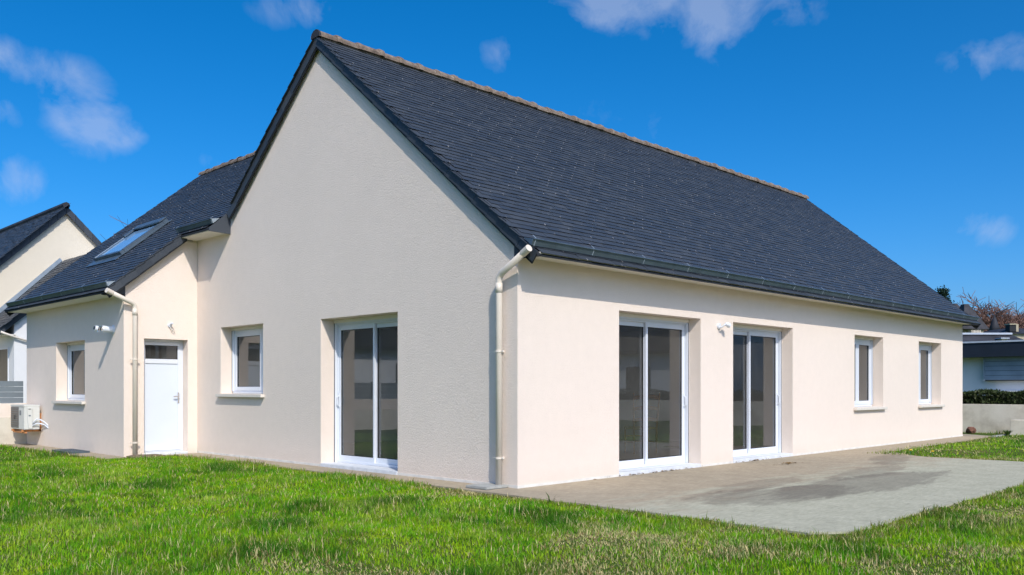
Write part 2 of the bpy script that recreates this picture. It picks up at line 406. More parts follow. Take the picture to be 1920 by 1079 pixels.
# ------------------------------------------------------------------ house shell
H = empty('house'); tag(H, 'cream rendered house with steep dark slate roof beside concrete patio', 'house')
def wall(name, org, u, inn, top_nodes, holes, thick=T, mat=M_WALL):
    """wall in the plane org + a*u + z, openings (a0,a1,z0,z1); top_nodes [(a,z)...]"""
    org, u, inn = Vector(org), Vector(u), Vector(inn); mb = MB(); Z = Vector((0, 0, 1))
    def top(a):
        for (a0, z0), (a1, z1) in zip(top_nodes, top_nodes[1:]):
            if a0-1e-6 <= a <= a1+1e-6: return z0+(z1-z0)*(a-a0)/(a1-a0) if a1 > a0 else z1
        return top_nodes[-1][1]
    cuts = sorted(set([round(a, 4) for a, _ in top_nodes] + [round(a, 4) for h in holes for a in h[:2]]))
    flip = u.cross(Z).dot(inn) > 0
    def face(ps):
        ps = list(ps); mb.quad(*(ps if not flip else ps[::-1]))
    for a0, a1 in zip(cuts, cuts[1:]):
        mid = (a0+a1)/2; hs_ = sorted([h for h in holes if h[0]-1e-6 < mid < h[1]+1e-6], key=lambda h: h[2])
        lo = -.1; segs = []
        for h in hs_: segs.append((lo, h[2], False)); lo = h[3]
        segs.append((lo, None, True))
        for z0, z1, last in segs:
            if not last and z1 <= z0: continue
            # tops are sampled just inside the column so that steps stay vertical
            e = 1e-4; t0, t1 = (top(a0+e), top(a1-e)) if last else (z1, z1)
            for k in (0, 1):
                o = org + inn*(thick*k)
                ps = [o+u*a0+Z*z0, o+u*a1+Z*z0, o+u*a1+Z*t1, o+u*a0+Z*t0]
                face(ps if k == 1 else ps[::-1])
            if last: mb.quad(org+u*a0+Z*t0, org+u*a1+Z*t1, org+u*a1+Z*t1+inn*thick, org+u*a0+Z*t0+inn*thick)
    for a0, a1, z0, z1 in holes:
        c = [(a0, z0), (a1, z0), (a1, z1), (a0, z1)]
        for (p, r), (s_, t) in zip(c, c[1:]+c[:1]):
            mb.quad(org+u*p+Z*r, org+u*p+Z*r+inn*thick, org+u*s_+Z*t+inn*thick, org+u*s_+Z*t)
    for a in (cuts[0], cuts[-1]):
        t_ = top(a); mb.quad(org+u*a+Z*-.1, org+u*a+Z*-.1+inn*thick, org+u*a+Z*t_+inn*thick, org+u*a+Z*t_)
    return mb.build(name, mat, H)
HD = 2.28
wall('wall', (0, 0, 0), (1, 0, 0), (0, 1, 0), [(.004, 2.86), (L, 2.86)],
     [(1.997, 4.042, .0, HD), (4.997, 7.034, .0, HD), (9.644, 11.073, .81, 2.277), (13.106, 14.548, .81, 2.277)])
gd = (2.332, 4.247); gw = (5.987, 7.477)
wall('wall', (0, Wg, 0), (0, -1, 0), (1, 0, 0), [(-.3, 4.02), (Wg-7.12, 4.02), (Wg-7.10, zm(7.10)-.07), (Wg-RY, RZ-.07), (Wg-.002, zm(0)-.07)],
     [(Wg-gw[1], Wg-gw[0], 1.10, 2.305), (Wg-gd[1], Wg-gd[0], 0, HD)])
DB = (-1.013, -.189, 2.105)
wall('wall', (-P, Wg, 0), (1, 0, 0), (0, 1, 0), [(.002, zw(-P)-.07), (P-.003, zw(-.003)-.07)], [(P+DB[0], P+DB[1], 0.0, DB[2])], .34)
wa = (Wg+1.859, Wg+3.433)
wall('wall', (-P, YE, 0), (0, -1, 0), (1, 0, 0), [(0, 2.88), (Q-.001, 2.88)], [(YE-wa[1], YE-wa[0], .945, 2.135)])
wall('wall', (-P+.003, YE, 0), (1, 0, 0), (0, -1, 0), [(0, zw(-P)-.07), (WX+P, RZ-.07), (WB+P-.01, zw(-P)-.07)], [])
wall('wall', (WB, Wg+.4, 0), (0, 1, 0), (-1, 0, 0), [(0, 2.86), (Q-.4, 2.86)], [])
wall('wall', (WB-.3, 8.5, 0), (1, 0, 0), (0, -1, 0), [(0, 2.86), (L-WB+.3, 2.86)], [(.45, 1.75, .35, 2.25), (3.6, 5.0, .8, 2.2)])  # rear wall; its openings are added to let daylight into the rooms
REAR = ((WB-.3, 8.5, 0), (1, 0, 0), (0, -1, 0))
wall('wall', (L-.003, .003, 0), (0, 1, 0), (-1, 0, 0), [(0, zm(0)-.07), (RY, RZ-.07), (8.49, zm(8.49)-.07)], [])
# pale sealing strip where the render meets the paving
def strip(a, b): mb_ = MB(); mb_.box(a, b); mb_.build('base_strip', M_SEAL, H)
for xa_, xb_ in ((-.004, 1.99), (4.05, 4.99), (7.04, L)): strip((xa_, -.006, -.01), (xb_, -.0005, .032))
for ya_, yb_ in ((.0, 2.325), (4.255, Wg-.01)): strip((-.006, ya_, -.01), (-.0005, yb_, .034))
# interior
mb = MB(); mb.box((.3, .3, -.05), (L-.3, 8.2, .045)); mb.box((-P+.3, 8.70, -.05), (WB-.3, YE-.3, .044)); mb.build('interior_floor', M_FLOOR, H)
mb = MB(); mb.box((.30, .30, 2.50), (L-.3, 8.2, 2.56)); mb.box((-P+.3, 8.70, 2.50), (WB-.3, YE-.3, 2.558)); mb.build('interior_ceiling', M_CEIL, H)
mb = MB(); mb.box((8.55, .37, .045), (8.65, 8.14, 2.5)); mb.box((12.1, .37, .045), (12.2, 8.14, 2.5)); mb.box((8.66, 4.2, .046), (12.09, 4.3, 2.5)); mb.box((12.21, 4.2, .046), (15.7, 4.3, 2.5))
mb.box((.37, 8.15, .045), (WB-.4, 8.25, 2.5)); mb.build('partition', M_INT, H)

# ------------------------------------------------------------------ joinery
def fr_rect(mb, B, a0, a1, z0, z1, w, d0, d1, wb=None):
    wb = wb or w
    for (p, q_, r, s_) in ((a0, a0+w, z0, z1), (a1-w, a1, z0, z1), (a0+w, a1-w, z0, z0+wb), (a0+w, a1-w, z1-w, z1)):
        B(mb, p, q_, d0, d1, r, s_)
def basis(org, u, inn):
    org, u, inn = Vector(org), Vector(u), Vector(inn)
    def B(mb, a0, a1, d0, d1, z0, z1):
        mb.obox(org+u*a0+inn*d0+Vector((0, 0, z0)), u*(a1-a0), inn*(d1-d0), (0, 0, z1-z0))
    def pnt(a, d, z): return org+u*a+inn*d+Vector((0, 0, z))
    return B, pnt
def handle(B, pnt, a, z, parent, d=.255):
    mb = MB(); B(mb, a-.014, a+.014, d-.012, d, z-.11, z+.11)
    mb.tube([pnt(a, d-.01, z+.07), pnt(a, d-.045, z+.05), pnt(a, d-.045, z-.07), pnt(a, d-.01, z-.09)], .010, 8)
    mb.build('handle', M_PVC, parent, smooth=False)
def sliding(org, u, inn, a0, a1, z1, front_left=True, label=None, D=.255):
    """two-leaf sliding patio door with roller-shutter rails and threshold"""
    B, pnt = basis(org, u, inn); zt = .05
    g = empty('patio_door', (0, 0, 0), H)
    if label: g['label'] = label
    mb = MB(); B(mb, a0+.001, a1-.001, -.012, D+.1, -.02, zt); mb.build('threshold', M_THRESH, g, bevel=.006)
    mb = MB(); fr_rect(mb, B, a0+.002, a1-.002, zt+.002, z1-.055, .045, D, D+.10, .035); mb.build('frame', M_PVC, g, bevel=.003)
    for s in (0, 1):
        mb = MB(); p = a0+.003 if s == 0 else a1-.043; B(mb, p, p+.040, D-.05, D-.004, zt+.002, z1-.06); mb.build('shutter_rail', M_PVC, g, bevel=.003)
        mb = MB(); B(mb, p+.012, p+.028, D-.0515, D-.049, zt+.004, z1-.06); mb.build('shutter_groove', M_DARK, g)
    mb = MB(); B(mb, a0+.002, a1-.002, D-.055, D+.11, z1-.054, z1-.002); mb.build('shutter_box_lip', M_SOFFIT, g, bevel=.004)
    mb = MB(); B(mb, a0+.044, a1-.044, D-.035, D-.02, z1-.075, z1-.054); mb.build('shutter_slat', M_PVC, g, bevel=.003)
    midp = (a0+a1)/2; st = .066; ms = .038
    for s in (0, 1):
        lf = empty('leaf', (0, 0, 0), g)
        fr_ = (s == 0) == front_left; d0 = D+.012 if fr_ else D+.056
        p0, p1 = (a0+.036, midp+.019) if s == 0 else (midp-.019, a1-.036); s0_, s1_ = (st, ms) if s == 0 else (ms, st)
        mb = MB()
        for (p_, q_, r_, t_) in ((p0, p0+s0_, zt+.03, z1-.095), (p1-s1_, p1, zt+.03, z1-.095), (p0+s0_, p1-s1_, zt+.03, zt+.115), (p0+s0_, p1-s1_, z1-.165, z1-.095)): B(mb, p_, q_, d0, d0+.036, r_, t_)
        mb.build('sash', M_PVC, lf, bevel=.004)
        mb = MB(); fr_rect(mb, B, p0+s0_-.001, p1-s1_+.001, zt+.114, z1-.164, .012, d0+.010, d0+.026); mb.build('gasket', M_RUBBER, lf)
        mb = MB(); mb.quad(*[pnt(a, d0+.018, z) for a, z in ((p0+s0_, zt+.115), (p1-s1_, zt+.115), (p1-s1_, z1-.166), (p0+s0_, z1-.166))]); mb.build('pane', M_GLASS, lf)
        if fr_: handle(B, pnt, p0+.035 if s == 0 else p1-.035, 1.02, lf, d0)
    return g
sliding((0, 0, 0), (1, 0, 0), (0, 1, 0), 1.997, 4.042, HD, False)
sliding((0, 0, 0), (1, 0, 0), (0, 1, 0), 4.997, 7.034, HD, False)
sliding((0, Wg, 0), (0, -1, 0), (1, 0, 0), Wg-gd[1], Wg-gd[0], HD, True, D=.285)
def window(org, u, inn, a0, a1, z0, z1, split=.5):
    B, pnt = basis(org, u, inn); D = .255
    g = empty('window', (0, 0, 0), H)
    mb = MB(); B(mb, a0+.001, a1-.001, 0.0, D+.08, z0-.045, z0+.012)
    B(mb, a0-.055, a1+.055, -.075, -.001, z0-.048, z0+.006); mb.build('sill', M_SILL, g, bevel=.006)
    mb = MB(); fr_rect(mb, B, a0+.002, a1-.002, z0+.014, z1-.05, .05, D, D+.07, .055); mb.build('frame', M_PVC, g, bevel=.004)
    mb = MB(); B(mb, a0+.03, a1-.03, D-.03, D-.001, z0+.014, z0+.045); mb.build('drip_rail', M_PVC, g, bevel=.004)
    for s in (0, 1):
        p = a0+.003 if s == 0 else a1-.040; mb = MB(); B(mb, p, p+.037, D-.045, D-.003, z0+.05, z1-.055); mb.build('shutter_rail', M_PVC, g, bevel=.003)
        mb = MB(); B(mb, p+.011, p+.026, D-.0465, D-.044, z0+.052, z1-.055); mb.build('shutter_groove', M_DARK, g)
    mb = MB(); B(mb, a0+.002, a1-.002, D-.05, D+.09, z1-.049, z1-.002); mb.build('shutter_box_lip', M_SOFFIT, g, bevel=.004)
    n = 2; wt = a1-a0-.09; st = .072
    for s in range(n):
        lf = empty('sash_leaf', (0, 0, 0), g); p0 = a0+.047 + (0 if s == 0 else wt*split); p1 = a0+.043 + (wt*split if s == 0 else wt)
        mb = MB(); fr_rect(mb, B, p0, p1, z0+.062, z1-.095, st, D-.012, D+.05); mb.build('sash', M_PVC, lf, bevel=.005)
        mb = MB(); fr_rect(mb, B, p0+st-.001, p1-st+.001, z0+.062+st-.001, z1-.095-st+.001, .010, D+.008, D+.03); mb.build('gasket', M_RUBBER, lf)
        mb = MB(); mb.quad(*[pnt(a, D+.018, z) for a, z in ((p0+st, z0+.062+st), (p1-st, z0+.062+st), (p1-st, z1-.095-st), (p0+st, z1-.095-st))]); mb.build('pane', M_GLASS, lf)
    return g
window((0, 0, 0), (1, 0, 0), (0, 1, 0), 9.644, 11.073, .81, 2.277)
window((0, 0, 0), (1, 0, 0), (0, 1, 0), 13.106, 14.548, .81, 2.277)
window((0, Wg, 0), (0, -1, 0), (1, 0, 0), Wg-gw[1], Wg-gw[0], 1.10, 2.305, .70)
window((-P, YE, 0), (0, -1, 0), (1, 0, 0), YE-wa[1], YE-wa[0], .945, 2.135, .70)
window(*REAR, .45, 1.75, .35, 2.25); window(*REAR, 3.6, 5.0, .8, 2.2)  # unseen rear windows, added to brighten the rooms behind the glass
# service door of the wing
B, pnt = basis((0, Wg, 0), (1, 0, 0), (0, 1, 0)); D = .19
g = empty('service_door', (0, 0, 0), H); a0, a1, z1 = DB
mb = MB(); B(mb, a0+.001, a1-.001, -.01, D+.1, -.03, .035); mb.build('threshold', M_THRESH, g, bevel=.005)
mb = MB(); fr_rect(mb, B, a0+.002, a1-.002, .037, z1-.002, .045, D, D+.07, .02); mb.build('frame', M_PVC, g, bevel=.004)
mb = MB(); fr_rect(mb, B, a0+.049, a1-.049, .06, z1-.05, .058, D-.012, D+.045, .10); B(mb, a0+.107, a1-.107, D-.0125, D+.045, 1.66, 1.745); mb.build('leaf_frame', M_PVC, g, bevel=.005)
mb = MB(); B(mb, a0+.10, a1-.10, D+.004, D+.035, .155, 1.665); mb.build('panel', M_PVC2, g)
mb = MB(); mb.quad(*[pnt(a, D+.015, z) for a, z in ((a0+.106, 1.744), (a1-.106, 1.744), (a1-.106, z1-.107), (a0+.106, z1-.107))]); mb.build('pane', M_GLASS, g)
mb = MB(); fr_rect(mb, B, a0+.1065, a1-.1065, 1.7445, z1-.1085, .008, D+.004, D+.028); mb.build('gasket', M_RUBBER, g)
mb = MB(); B(mb, a1-.115, a1-.085, D-.022, D-.012, .93, 1.13)
mb.tube([pnt(a1-.10, D-.02, 1.06), pnt(a1-.10, D-.06, 1.06), pnt(a1-.21, D-.06, 1.055)], .011, 8)
mb.tube([pnt(a1-.10, D-.012, .965), pnt(a1-.10, D-.03, .965)], .012, 8); mb.build('handle', M_CHROME, g)

# ------------------------------------------------------------------ roof
SL = math.hypot(1, K)
def slope_frame(kind):
    """origin on the surface at the eave line, unit along eave, unit up-slope, normal"""
    if kind == 'main':  return Vector((0, -.40, zm(-.40))), Vector((1, 0, 0)), Vector((0, 1, K))/SL
    if kind == 'rear':  return Vector((0, 8.9, zm(8.9))), Vector((-1, 0, 0)), Vector((0, -1, K))/SL
    if kind == 'wing':  return Vector((-1.762, 0, zw(-1.762))), Vector((0, -1, 0)), Vector((1, 0, K))/SL
    if kind == 'wrear': return Vector((2*WX+1.762, 0, zw(-1.762))), Vector((0, 1, 0)), Vector((-1, 0, K))/SL
EXP, SW, SLEN, STH = .112, .235, .25, .006
def slate_local():
    # local x along the eave, y up the slope, z off the roof; butt edge raised
    w = SW*.5-.002; t = STH; h0 = .0095; h1 = -.012
    P_ = [(-w, 0, h0-t), (w, 0, h0-t), (w, SLEN, h1-t), (-w, SLEN, h1-t), (-w, 0, h0), (w, 0, h0), (w, SLEN, h1), (-w, SLEN, h1)]
    return np.array(P_), [(0,3,2,1),(4,5,6,7),(0,1,5,4),(1,2,6,5),(3,0,4,7)]
SP, SF = slate_local()
me_slate = bpy.data.meshes.new('slate'); me_slate.from_pydata([tuple(p) for p in SP], [], SF); me_slate.materials.append(M_SLATEP)
hook_v = []; hook_f = []
def slates(kind, s0, s1, inside, parent, n_parts, rnd):
    o, u, v = slope_frame(kind); n = u.cross(v)
    total = (RZ - o.z)/v.z; rows = int(total/EXP)
    items = []
    for r in range(rows):
        d = r*EXP; off = (r % 2)*SW*.5
        k = int(math.floor((s0-off)/SW))-1
        while True:
            a = off + k*SW + SW*.5; k += 1
            if a > s1 - .02: break
            if a < s0 + .02: continue
            p = o + u*a + v*d
            if not inside(p + v*.06): continue
            items.append((p + u*rnd.uniform(-.004, .004) + v*rnd.uniform(-.004, .004) + n*rnd.uniform(0, .004), rnd.gauss(0, .006), rnd.random(), r))
    items.sort(key=lambda t: (t[0]-CAM).length)
    vs = []; cols = []
    R0 = np.array([[*u], [*v], [*n]])
    for i, (p, rot, tint, r) in enumerate(items):
        ca, sa = math.cos(rot), math.sin(rot)
        # hooks: bright bent wire at the butt edge of each slate
        if rnd.random() < (.34 if kind in ('main', 'wing') else 0):
            hw = .0016 + (.0034 if rnd.random() < .16 else 0); tw = rnd.uniform(-.5, .5)
            b = len(hook_v); base = p + n*.0095
            for (x, y, z) in ((-hw, -.006, -.006), (hw, -.006, -.006), (hw, -.005, .006+tw*.004), (-hw, -.005, .006-tw*.004), (-hw, .020, .004), (hw, .020, .004)):
                hook_v.append(tuple(base + u*x + v*y + n*z))
            hook_f.extend([(b, b+1, b+2, b+3), (b+3, b+2, b+5, b+4)])
        if i < n_parts:
            M = Matrix(((u.x*ca+v.x*sa, -u.x*sa+v.x*ca, n.x, p.x), (u.y*ca+v.y*sa, -u.y*sa+v.y*ca, n.y, p.y), (u.z*ca+v.z*sa, -u.z*sa+v.z*ca, n.z, p.z), (0, 0, 0, 1)))
            inst('slate', me_slate, M, parent)
        else:
            q_ = SP.copy(); x = q_[:, 0]*ca - q_[:, 1]*sa; y = q_[:, 0]*sa + q_[:, 1]*ca
            q_[:, 0], q_[:, 1] = x, y
            vs.append(q_ @ R0 + np.array(p)); cols.append(tint)
    vs = np.concatenate(vs); nfs = len(cols)
    fs = (np.array(SF)[None] + (np.arange(nfs)*8)[:, None, None]).reshape(-1, 4)
    cc = np.repeat(np.array(cols), 8); cc = np.stack([cc, cc, cc, np.ones_like(cc)], 1)
    f_ = npmesh('slate_field', vs, fs, M_SLATE, cc, parent); tag(f_, kind='stuff')
    return items
# decks under the slates (main roof and wing roof)
def deck(name, pts, thick, parent):
    mb = MB(); mb.prism([Vector(p)-Vector((0, 0, .022)) for p in pts], (0, 0, -thick)); return mb.build(name, M_NAVYD, parent)
M_NAVYD = simple('roof_underlay', (.012, .014, .018), .8)
VX0, VX1 = -.070, L+.085
e0 = .10
R1 = deck('main_roof', [(VX0, -.385, zm(-.385)), (VX1, -.385, zm(-.385)), (VX1, RY, RZ), (VX0, RY, RZ)], .025, H)
R2 = deck('main_rear_roof', [(VX0+.08, 7.0, zm(7.0)), (VX0, RY+.001, RZ), (VX1, RY+.001, RZ), (VX1, 8.88, zm(8.88)), (7.0, 8.88, zm(8.88)), (6.3, 8.2, zm(8.2)), (WX, RY+.1, zm(RY+.1)), (.02, 7.0, zm(7.0))], .06, H)
YW0, YW1 = Wg-.135, YE+.16
vy = lambda x: RY + (RZ-zw(x))/K
R3 = deck('wing_roof', [(-1.75, YW0, zw(-1.75)), (-.39, YW0, zw(-.39)), (-.39, 7.13, zw(-.39)), (.0, 7.13, zw(0)), (WX-.05, vy(WX-.05), zw(WX-.05)), (WX, YW1, RZ), (-1.75, YW1, zw(-1.75))], .025, H)
R4 = deck('wing_rear_roof', [(WX+.001, YW1, RZ), (WX+.001, RY+.1, RZ), (2*WX+1.75, 8.9, zw(-1.75)), (2*WX+1.75, YW1, zw(-1.75))], .06, H)
rn = random.Random(11)
VEL = (-.60, .36, 10.38, 11.78)   # skylight footprint in x and y
def in_wing(p):
    if VEL[0]-.03 < p.x < VEL[1]+.02 and VEL[2]-.04 < p.y < VEL[3]+.04: return False
    if p.x < -.42: return p.y > YW0+.02
    return p.y > max(vy(p.x), 7.12 if p.x < .02 else 0)+.03
slates('main', VX0, VX1, lambda p: True, R1, 220, rn)
slates('wing', -YW1, -7.0, in_wing, R3, 80, rn)
slates('rear', -VX1, -VX0, lambda p: p.y < vy(min(p.x, 2*WX-p.x))-.02 if p.x < 2*WX else True, R2, 0, rn)
slates('wrear', 4.4, YW1, lambda p: p.y > vy(2*WX-p.x)+.02, R4, 0, rn)
hk = MB(); hk.v = hook_v; hk.f = hook_f
tag(hk.build('slate_hooks', M_STEEL, H), kind='stuff')
# closing course right under the ridges is covered by the ridge tiles

def ridge(p0, p1, n, name, parent):
    p0, p1 = Vector(p0), Vector(p1); d = (p1-p0)/n; dl = d.length; dn = d.normalized(); side = Vector((-dn.y, dn.x, 0))
    root = MB(); root.tube([p0+Vector((0, 0, -.05))+dn*.06, p1+Vector((0, 0, -.05))-dn*.02], .085, 8)
    root = root.build(name, M_RIDGE, parent)
    prof = []
    for k in range(9):
        a = math.radians(-12 + 204*k/8); prof.append((math.cos(a), math.sin(a)))
    vs = []; fs = []; stations = [(0, 1.0), (.80, .93), (.82, 1.10), (.90, 1.17), (1.04, 1.13)]
    for t, s in stations:
        for c_, s_ in prof: vs.append((t*dl, c_*.120*s, s_*.098*s-.007))
    for i in range(len(stations)-1):
        for k in range(8): fs.append((i*9+k, i*9+k+1, (i+1)*9+k+1, (i+1)*9+k))
    b = len(vs)   # underside thickness ring at the collar end
    me = bpy.data.meshes.new('ridge_tile'); me.from_pydata(vs, [], fs); me.materials.append(M_RIDGE)
    for k in range(n):
        p = p0 + d*k + Vector((0, rn.uniform(-.006, .006), rn.uniform(-.006, .008))) + Vector((0, 0, -.035))
        z_ = Vector((0, 0, 1)); M = Matrix(((dn.x, side.x, 0, p.x), (dn.y, side.y, 0, p.y), (0, 0, 1, p.z), (0, 0, 0, 1)))
        inst('ridge_tile', me, M @ Matrix.Rotation(rn.gauss(0, .012), 4, 'Z') @ Matrix.Rotation(rn.gauss(0, .01), 4, 'Y'), root)
    # closed near end: a mortar-filled cap
    return root
ridge((VX0-.03, RY, RZ+.02), (L+.12, RY, RZ+.02), 40, 'ridge', H)
ridge((WX, YW1+.02, RZ+.0), (WX, RY+.35, RZ+.0), 23, 'ridge', H)
mb = MB(); pr = []
for k in range(9):
    a = math.radians(-12+204*k/8); pr.append((VX0-.028, RY+math.cos(a)*.118, RZ+math.sin(a)*.10-.015))
mb.prism(pr, (.03, 0, 0)); mb.build('ridge_end', M_OLDSLATE, H)

# verge: overlapping slates hung on the edge board
def verge(p_low, p_high, face, depth, parent, step=.335):
    """p on roof surface along the rake; face = outward unit of the gable"""
    p_low, p_high, face = Vector(p_low), Vector(p_high), Vector(face)
    ln = (p_high-p_low).length; v = (p_high-p_low).normalized(); n = v.cross(face)
    if n.z < 0: n = -n
    bd = MB(); bd.obox(p_low - n*.03 - face*.03, v*ln, face*.02, -n*depth); bd = bd.build('verge_board', M_NAVYD, parent)
    me = bpy.data.meshes.new('verge_slate'); m = MB(); m.obox((0, 0, 0), (step*1.10, 0, 0), (0, .006, 0), (0, 0, -depth-.015))
    me.from_pydata(m.v, [], m.f); me.materials.append(M_SLATEP)
    k = int(ln/step)+1
    for i in range(k):
        a = min(i*step, ln-step*1.02); p = p_low + v*a + n*.016 + face*(-.009)
        lean = .012
        vv = (v*1.0 - face*lean).normalized()
        M = Matrix(((vv.x, face.x, n.x, p.x+face.x*lean*.3), (vv.y, face.y, n.y, p.y+face.y*lean*.3), (vv.z, face.z, n.z, p.z), (0, 0, 0, 1)))
        inst('verge_slate', me, M @ Matrix.Rotation(.035+rn.gauss(0, .008), 4, 'Y'), bd)
VD = .125
verge((VX0-.012, -.395, zm(-.395)), (VX0-.012, RY-.02, RZ-.016), (-1, 0, 0), VD, H)
verge((VX0-.012, 7.09, zm(7.09)), (VX0-.012, RY+.02, RZ-.016), (-1, 0, 0), VD, H)
verge((VX1+.012, -.395, zm(-.395)), (VX1+.012, RY-.02, RZ-.016), (1, 0, 0), VD, H)
verge((-1.755, YW0-.012, zw(-1.755)), (-.36, YW0-.012, zw(-.36)), (0, -1, 0), VD, H)
verge((-1.755, YW1+.012, zw(-1.755)), (WX-.02, YW1+.012, RZ-.016), (0, 1, 0), VD, H)

# soffits and eave boxes
def soffit(x0, x1, y0, y1, z, name='soffit'):
    mb = MB(); mb.box((x0, y0, z), (x1, y1, z+.022)); mb.build(name, M_SOFFIT, H)
soffit(.003, L-.003, -.375, .02, 2.802)
soffit(-P-.36, -P+.02, Wg-.02, YE+.05, 2.85)
soffit(-.375, .02, 7.13, Wg+.02, 3.968)
# slate-clad closing panels of the boxed eaves
def tri_panel(pts, d, name='eave_end_panel'):
    mb = MB(); mb.prism(pts, d); mb.build(name, M_SLATEP, H)
tri_panel([(-.02, -.385, 2.765), (-.02, .04, 2.775), (-.02, .04, zm(.04)-.1), (-.02, -.385, zm(-.385)-.03)], (.02, 0, 0))
tri_panel([(L, -.385, 2.765), (L, .04, 2.775), (L, .04, zm(.04)-.1), (L, -.385, zm(-.385)-.03)], (.02, 0, 0))
tri_panel([(-.40, 7.105, 3.955), (0.0, 7.105, 3.945), (0.0, 7.105, zw(0)+.02), (-.40, 7.105, zw(-.40)+.0)], (0, .02, 0))
tri_panel([(-P-.385, Wg-.02, 2.83), (-P+.02, Wg-.02, 2.83), (-P+.02, Wg-.02, zw(-P+.02)-.1), (-P-.385, Wg-.02, zw(-P-.385)-.03)], (0, .016, 0))
tri_panel([(-.40, Wg-.02, 3.96), (-.10, Wg-.02, 3.96), (-.10, Wg-.02, zw(-.1)-.1), (-.40, Wg-.02, zw(-.4)-.04)], (0, .016, 0))

# zinc gutters standing on the slope above the last slate courses
def gutter(kind, s0, s1, up=.145, start=None):
    o, u, v = slope_frame(kind); n = u.cross(v)
    if start is not None: o = Vector(start)
    g_ = MB(); base = o + v*up + n*.02
    top = base + Vector((0, 0, .075)) - Vector((v.x, v.y, 0)).normalized()*.035
    back = base + v*.16 + n*.004
    ln = s1-s0; th = .004
    nn = (top-base).cross(u).normalized()
    g_.obox(base+u*s0, u*ln, top-base, nn*th)
    g_.obox(base+u*s0, u*ln, back-base, n*th)
    g_.tube([top+u*s0, top+u*s1], .011, 8)
    go = g_.build('gutter', M_ZINC, H)
    k = max(1, int(ln/1.05)); me = None
    for i in range(k+1):
        a = s0 + .03 + (ln-.06)*i/k
        if me is None:
            m = MB(); w_ = .014
            m.obox(Vector((0, 0, 0)), u*w_, (top-base)*1.06, -nn*.004 if nn.dot(v) > 0 else nn*.008); m.obox((top-base)*1.0 + n*.008, u*w_, v*.07, n*.003)
            me = bpy.data.meshes.new('gutter_clip'); me.from_pydata(m.v, [], m.f); me.materials.append(M_ZINCL)
        inst('clip', me, Matrix.Translation(base+u*a), go)
    for s in (s0, s1):     # pale folded end caps
        c_ = MB(); a = u*s; s2 = u*(-.004 if s == s0 else .004)
        c_.prism([base+a+s2, top+a+s2, back+a+s2], s2.normalized()*.003); c_.build('end_cap', M_ZINCL if kind == 'wing' else M_ZINC, go)
    return go
gutter('main', VX0-.02, VX1+.03, .125)
gutter('wing', -YW1-.01, -YW0+.02, .11)
oS = Vector((-.40, 0, zw(-.40)))
gutter('wing', -8.50, -7.10, .10, oS)

# downpipes
def downpipe(top, pts, clips, wall_dir, label=None):
    mb = MB(); mb.tube(pts, .041, 16); d_ = mb.build('downpipe', M_PIPE, H, smooth=True)
    j = pts[-2]; mb = MB(); mb.tube([Vector(j)+Vector((0, 0, -.13)), Vector(j)+Vector((0, 0, -.01))], .0445, 16); mb.build('socket', M_PIPE, d_, smooth=True)
    a, b = Vector(pts[0]), Vector(pts[1]); mb = MB(); mb.tube([a-(b-a)*.08, a+(b-a)*.16], .045, 16); mb.build('outlet', M_PIPE, d_)
    for z in clips:
        c_ = Vector((pts[-1][0], pts[-1][1], z)); mb = MB(); mb.tube([c_+Vector((0, 0, -.012)), c_+Vector((0, 0, .012))], .048, 16)
        w_ = Vector(wall_dir); t_ = w_.cross(Vector((0, 0, 1)))
        for s in (-1, 1): mb.obox(c_+t_*s*.05-Vector((0, 0, .010))-w_*.012, t_*s*.03, w_*.024, (0, 0, .02))
        mb.obox(c_+w_*.045-t_*.01-Vector((0, 0, .01)), t_*.02, w_*.05, (0, 0, .02)); mb.build('clip', M_PIPE, d_)
def bend(a, b, c, r=.08, k=5):
    a, b, c = Vector(a), Vector(b), Vector(c); p = b+(a-b).normalized()*r; q_ = b+(c-b).normalized()*r
    return [p*(1-t)**2 + b*2*t*(1-t) + q_*t*t for t in [i/(k-1) for i in range(k)]]
px_, py_ = -.085, .235
A_ = (-.150, -.30, 2.835); B_ = (px_, py_, 2.585); C_ = (px_, py_, .02)
downpipe(None, [A_] + bend(A_, B_, C_) + [C_], (1.66, .36), (1, 0, 0))
px_, py_ = -1.20, Wg-.085
A_ = (-1.70, Wg-.20, 2.885); B_ = (px_, py_, 2.70); C_ = (px_, py_, .0)
downpipe(None, [A_] + bend(A_, B_, C_, .07) + [C_], (1.72, .24), (0, 1, 0))

# skylight in the wing roof
g = empty('skylight', (0, 0, 0), H); vW = Vector((1, 0, K))/SL; nW = Vector((-K, 0, 1))/SL
def wp(x, y, h): return Vector((x, y, zw(x))) + nW*h
x0, x1, y0, y1 = VEL
def wbox(mb, xa, xb, ya, yb, h0, h1): mb.obox(wp(xa, ya, h0), wp(xb, ya, h0)-wp(xa, ya, h0), (0, yb-ya, 0), nW*(h1-h0))
mb = MB(); bw = .09/SL
wbox(mb, x0, x0+bw, y0, y1, -.02, .085); wbox(mb, x1-bw*1.4, x1, y0, y1, -.02, .10); wbox(mb, x0+bw, x1-bw*1.4, y0, y0+.11, -.02, .09); wbox(mb, x0+bw, x1-bw*1.4, y1-.09, y1, -.02, .085); mb.build('frame', M_ZINC, g, bevel=.008)
mb = MB(); wbox(mb, x0-.16, x0-.001, y0-.10, y1+.10, .02, .028); wbox(mb, x0-.02, x1+.02, y0-.09, y0-.002, .016, .03); wbox(mb, x0-.02, x1+.02, y1+.002, y1+.09, .016, .03); mb.build('flashing', M_ZINC, g)
mb = MB(); mb.quad(wp(x0+bw, y0+.10, .072), wp(x0+bw, y1-.08, .072), wp(x1-bw*1.4, y1-.08, .072), wp(x1-bw*1.4, y0+.10, .072)); 
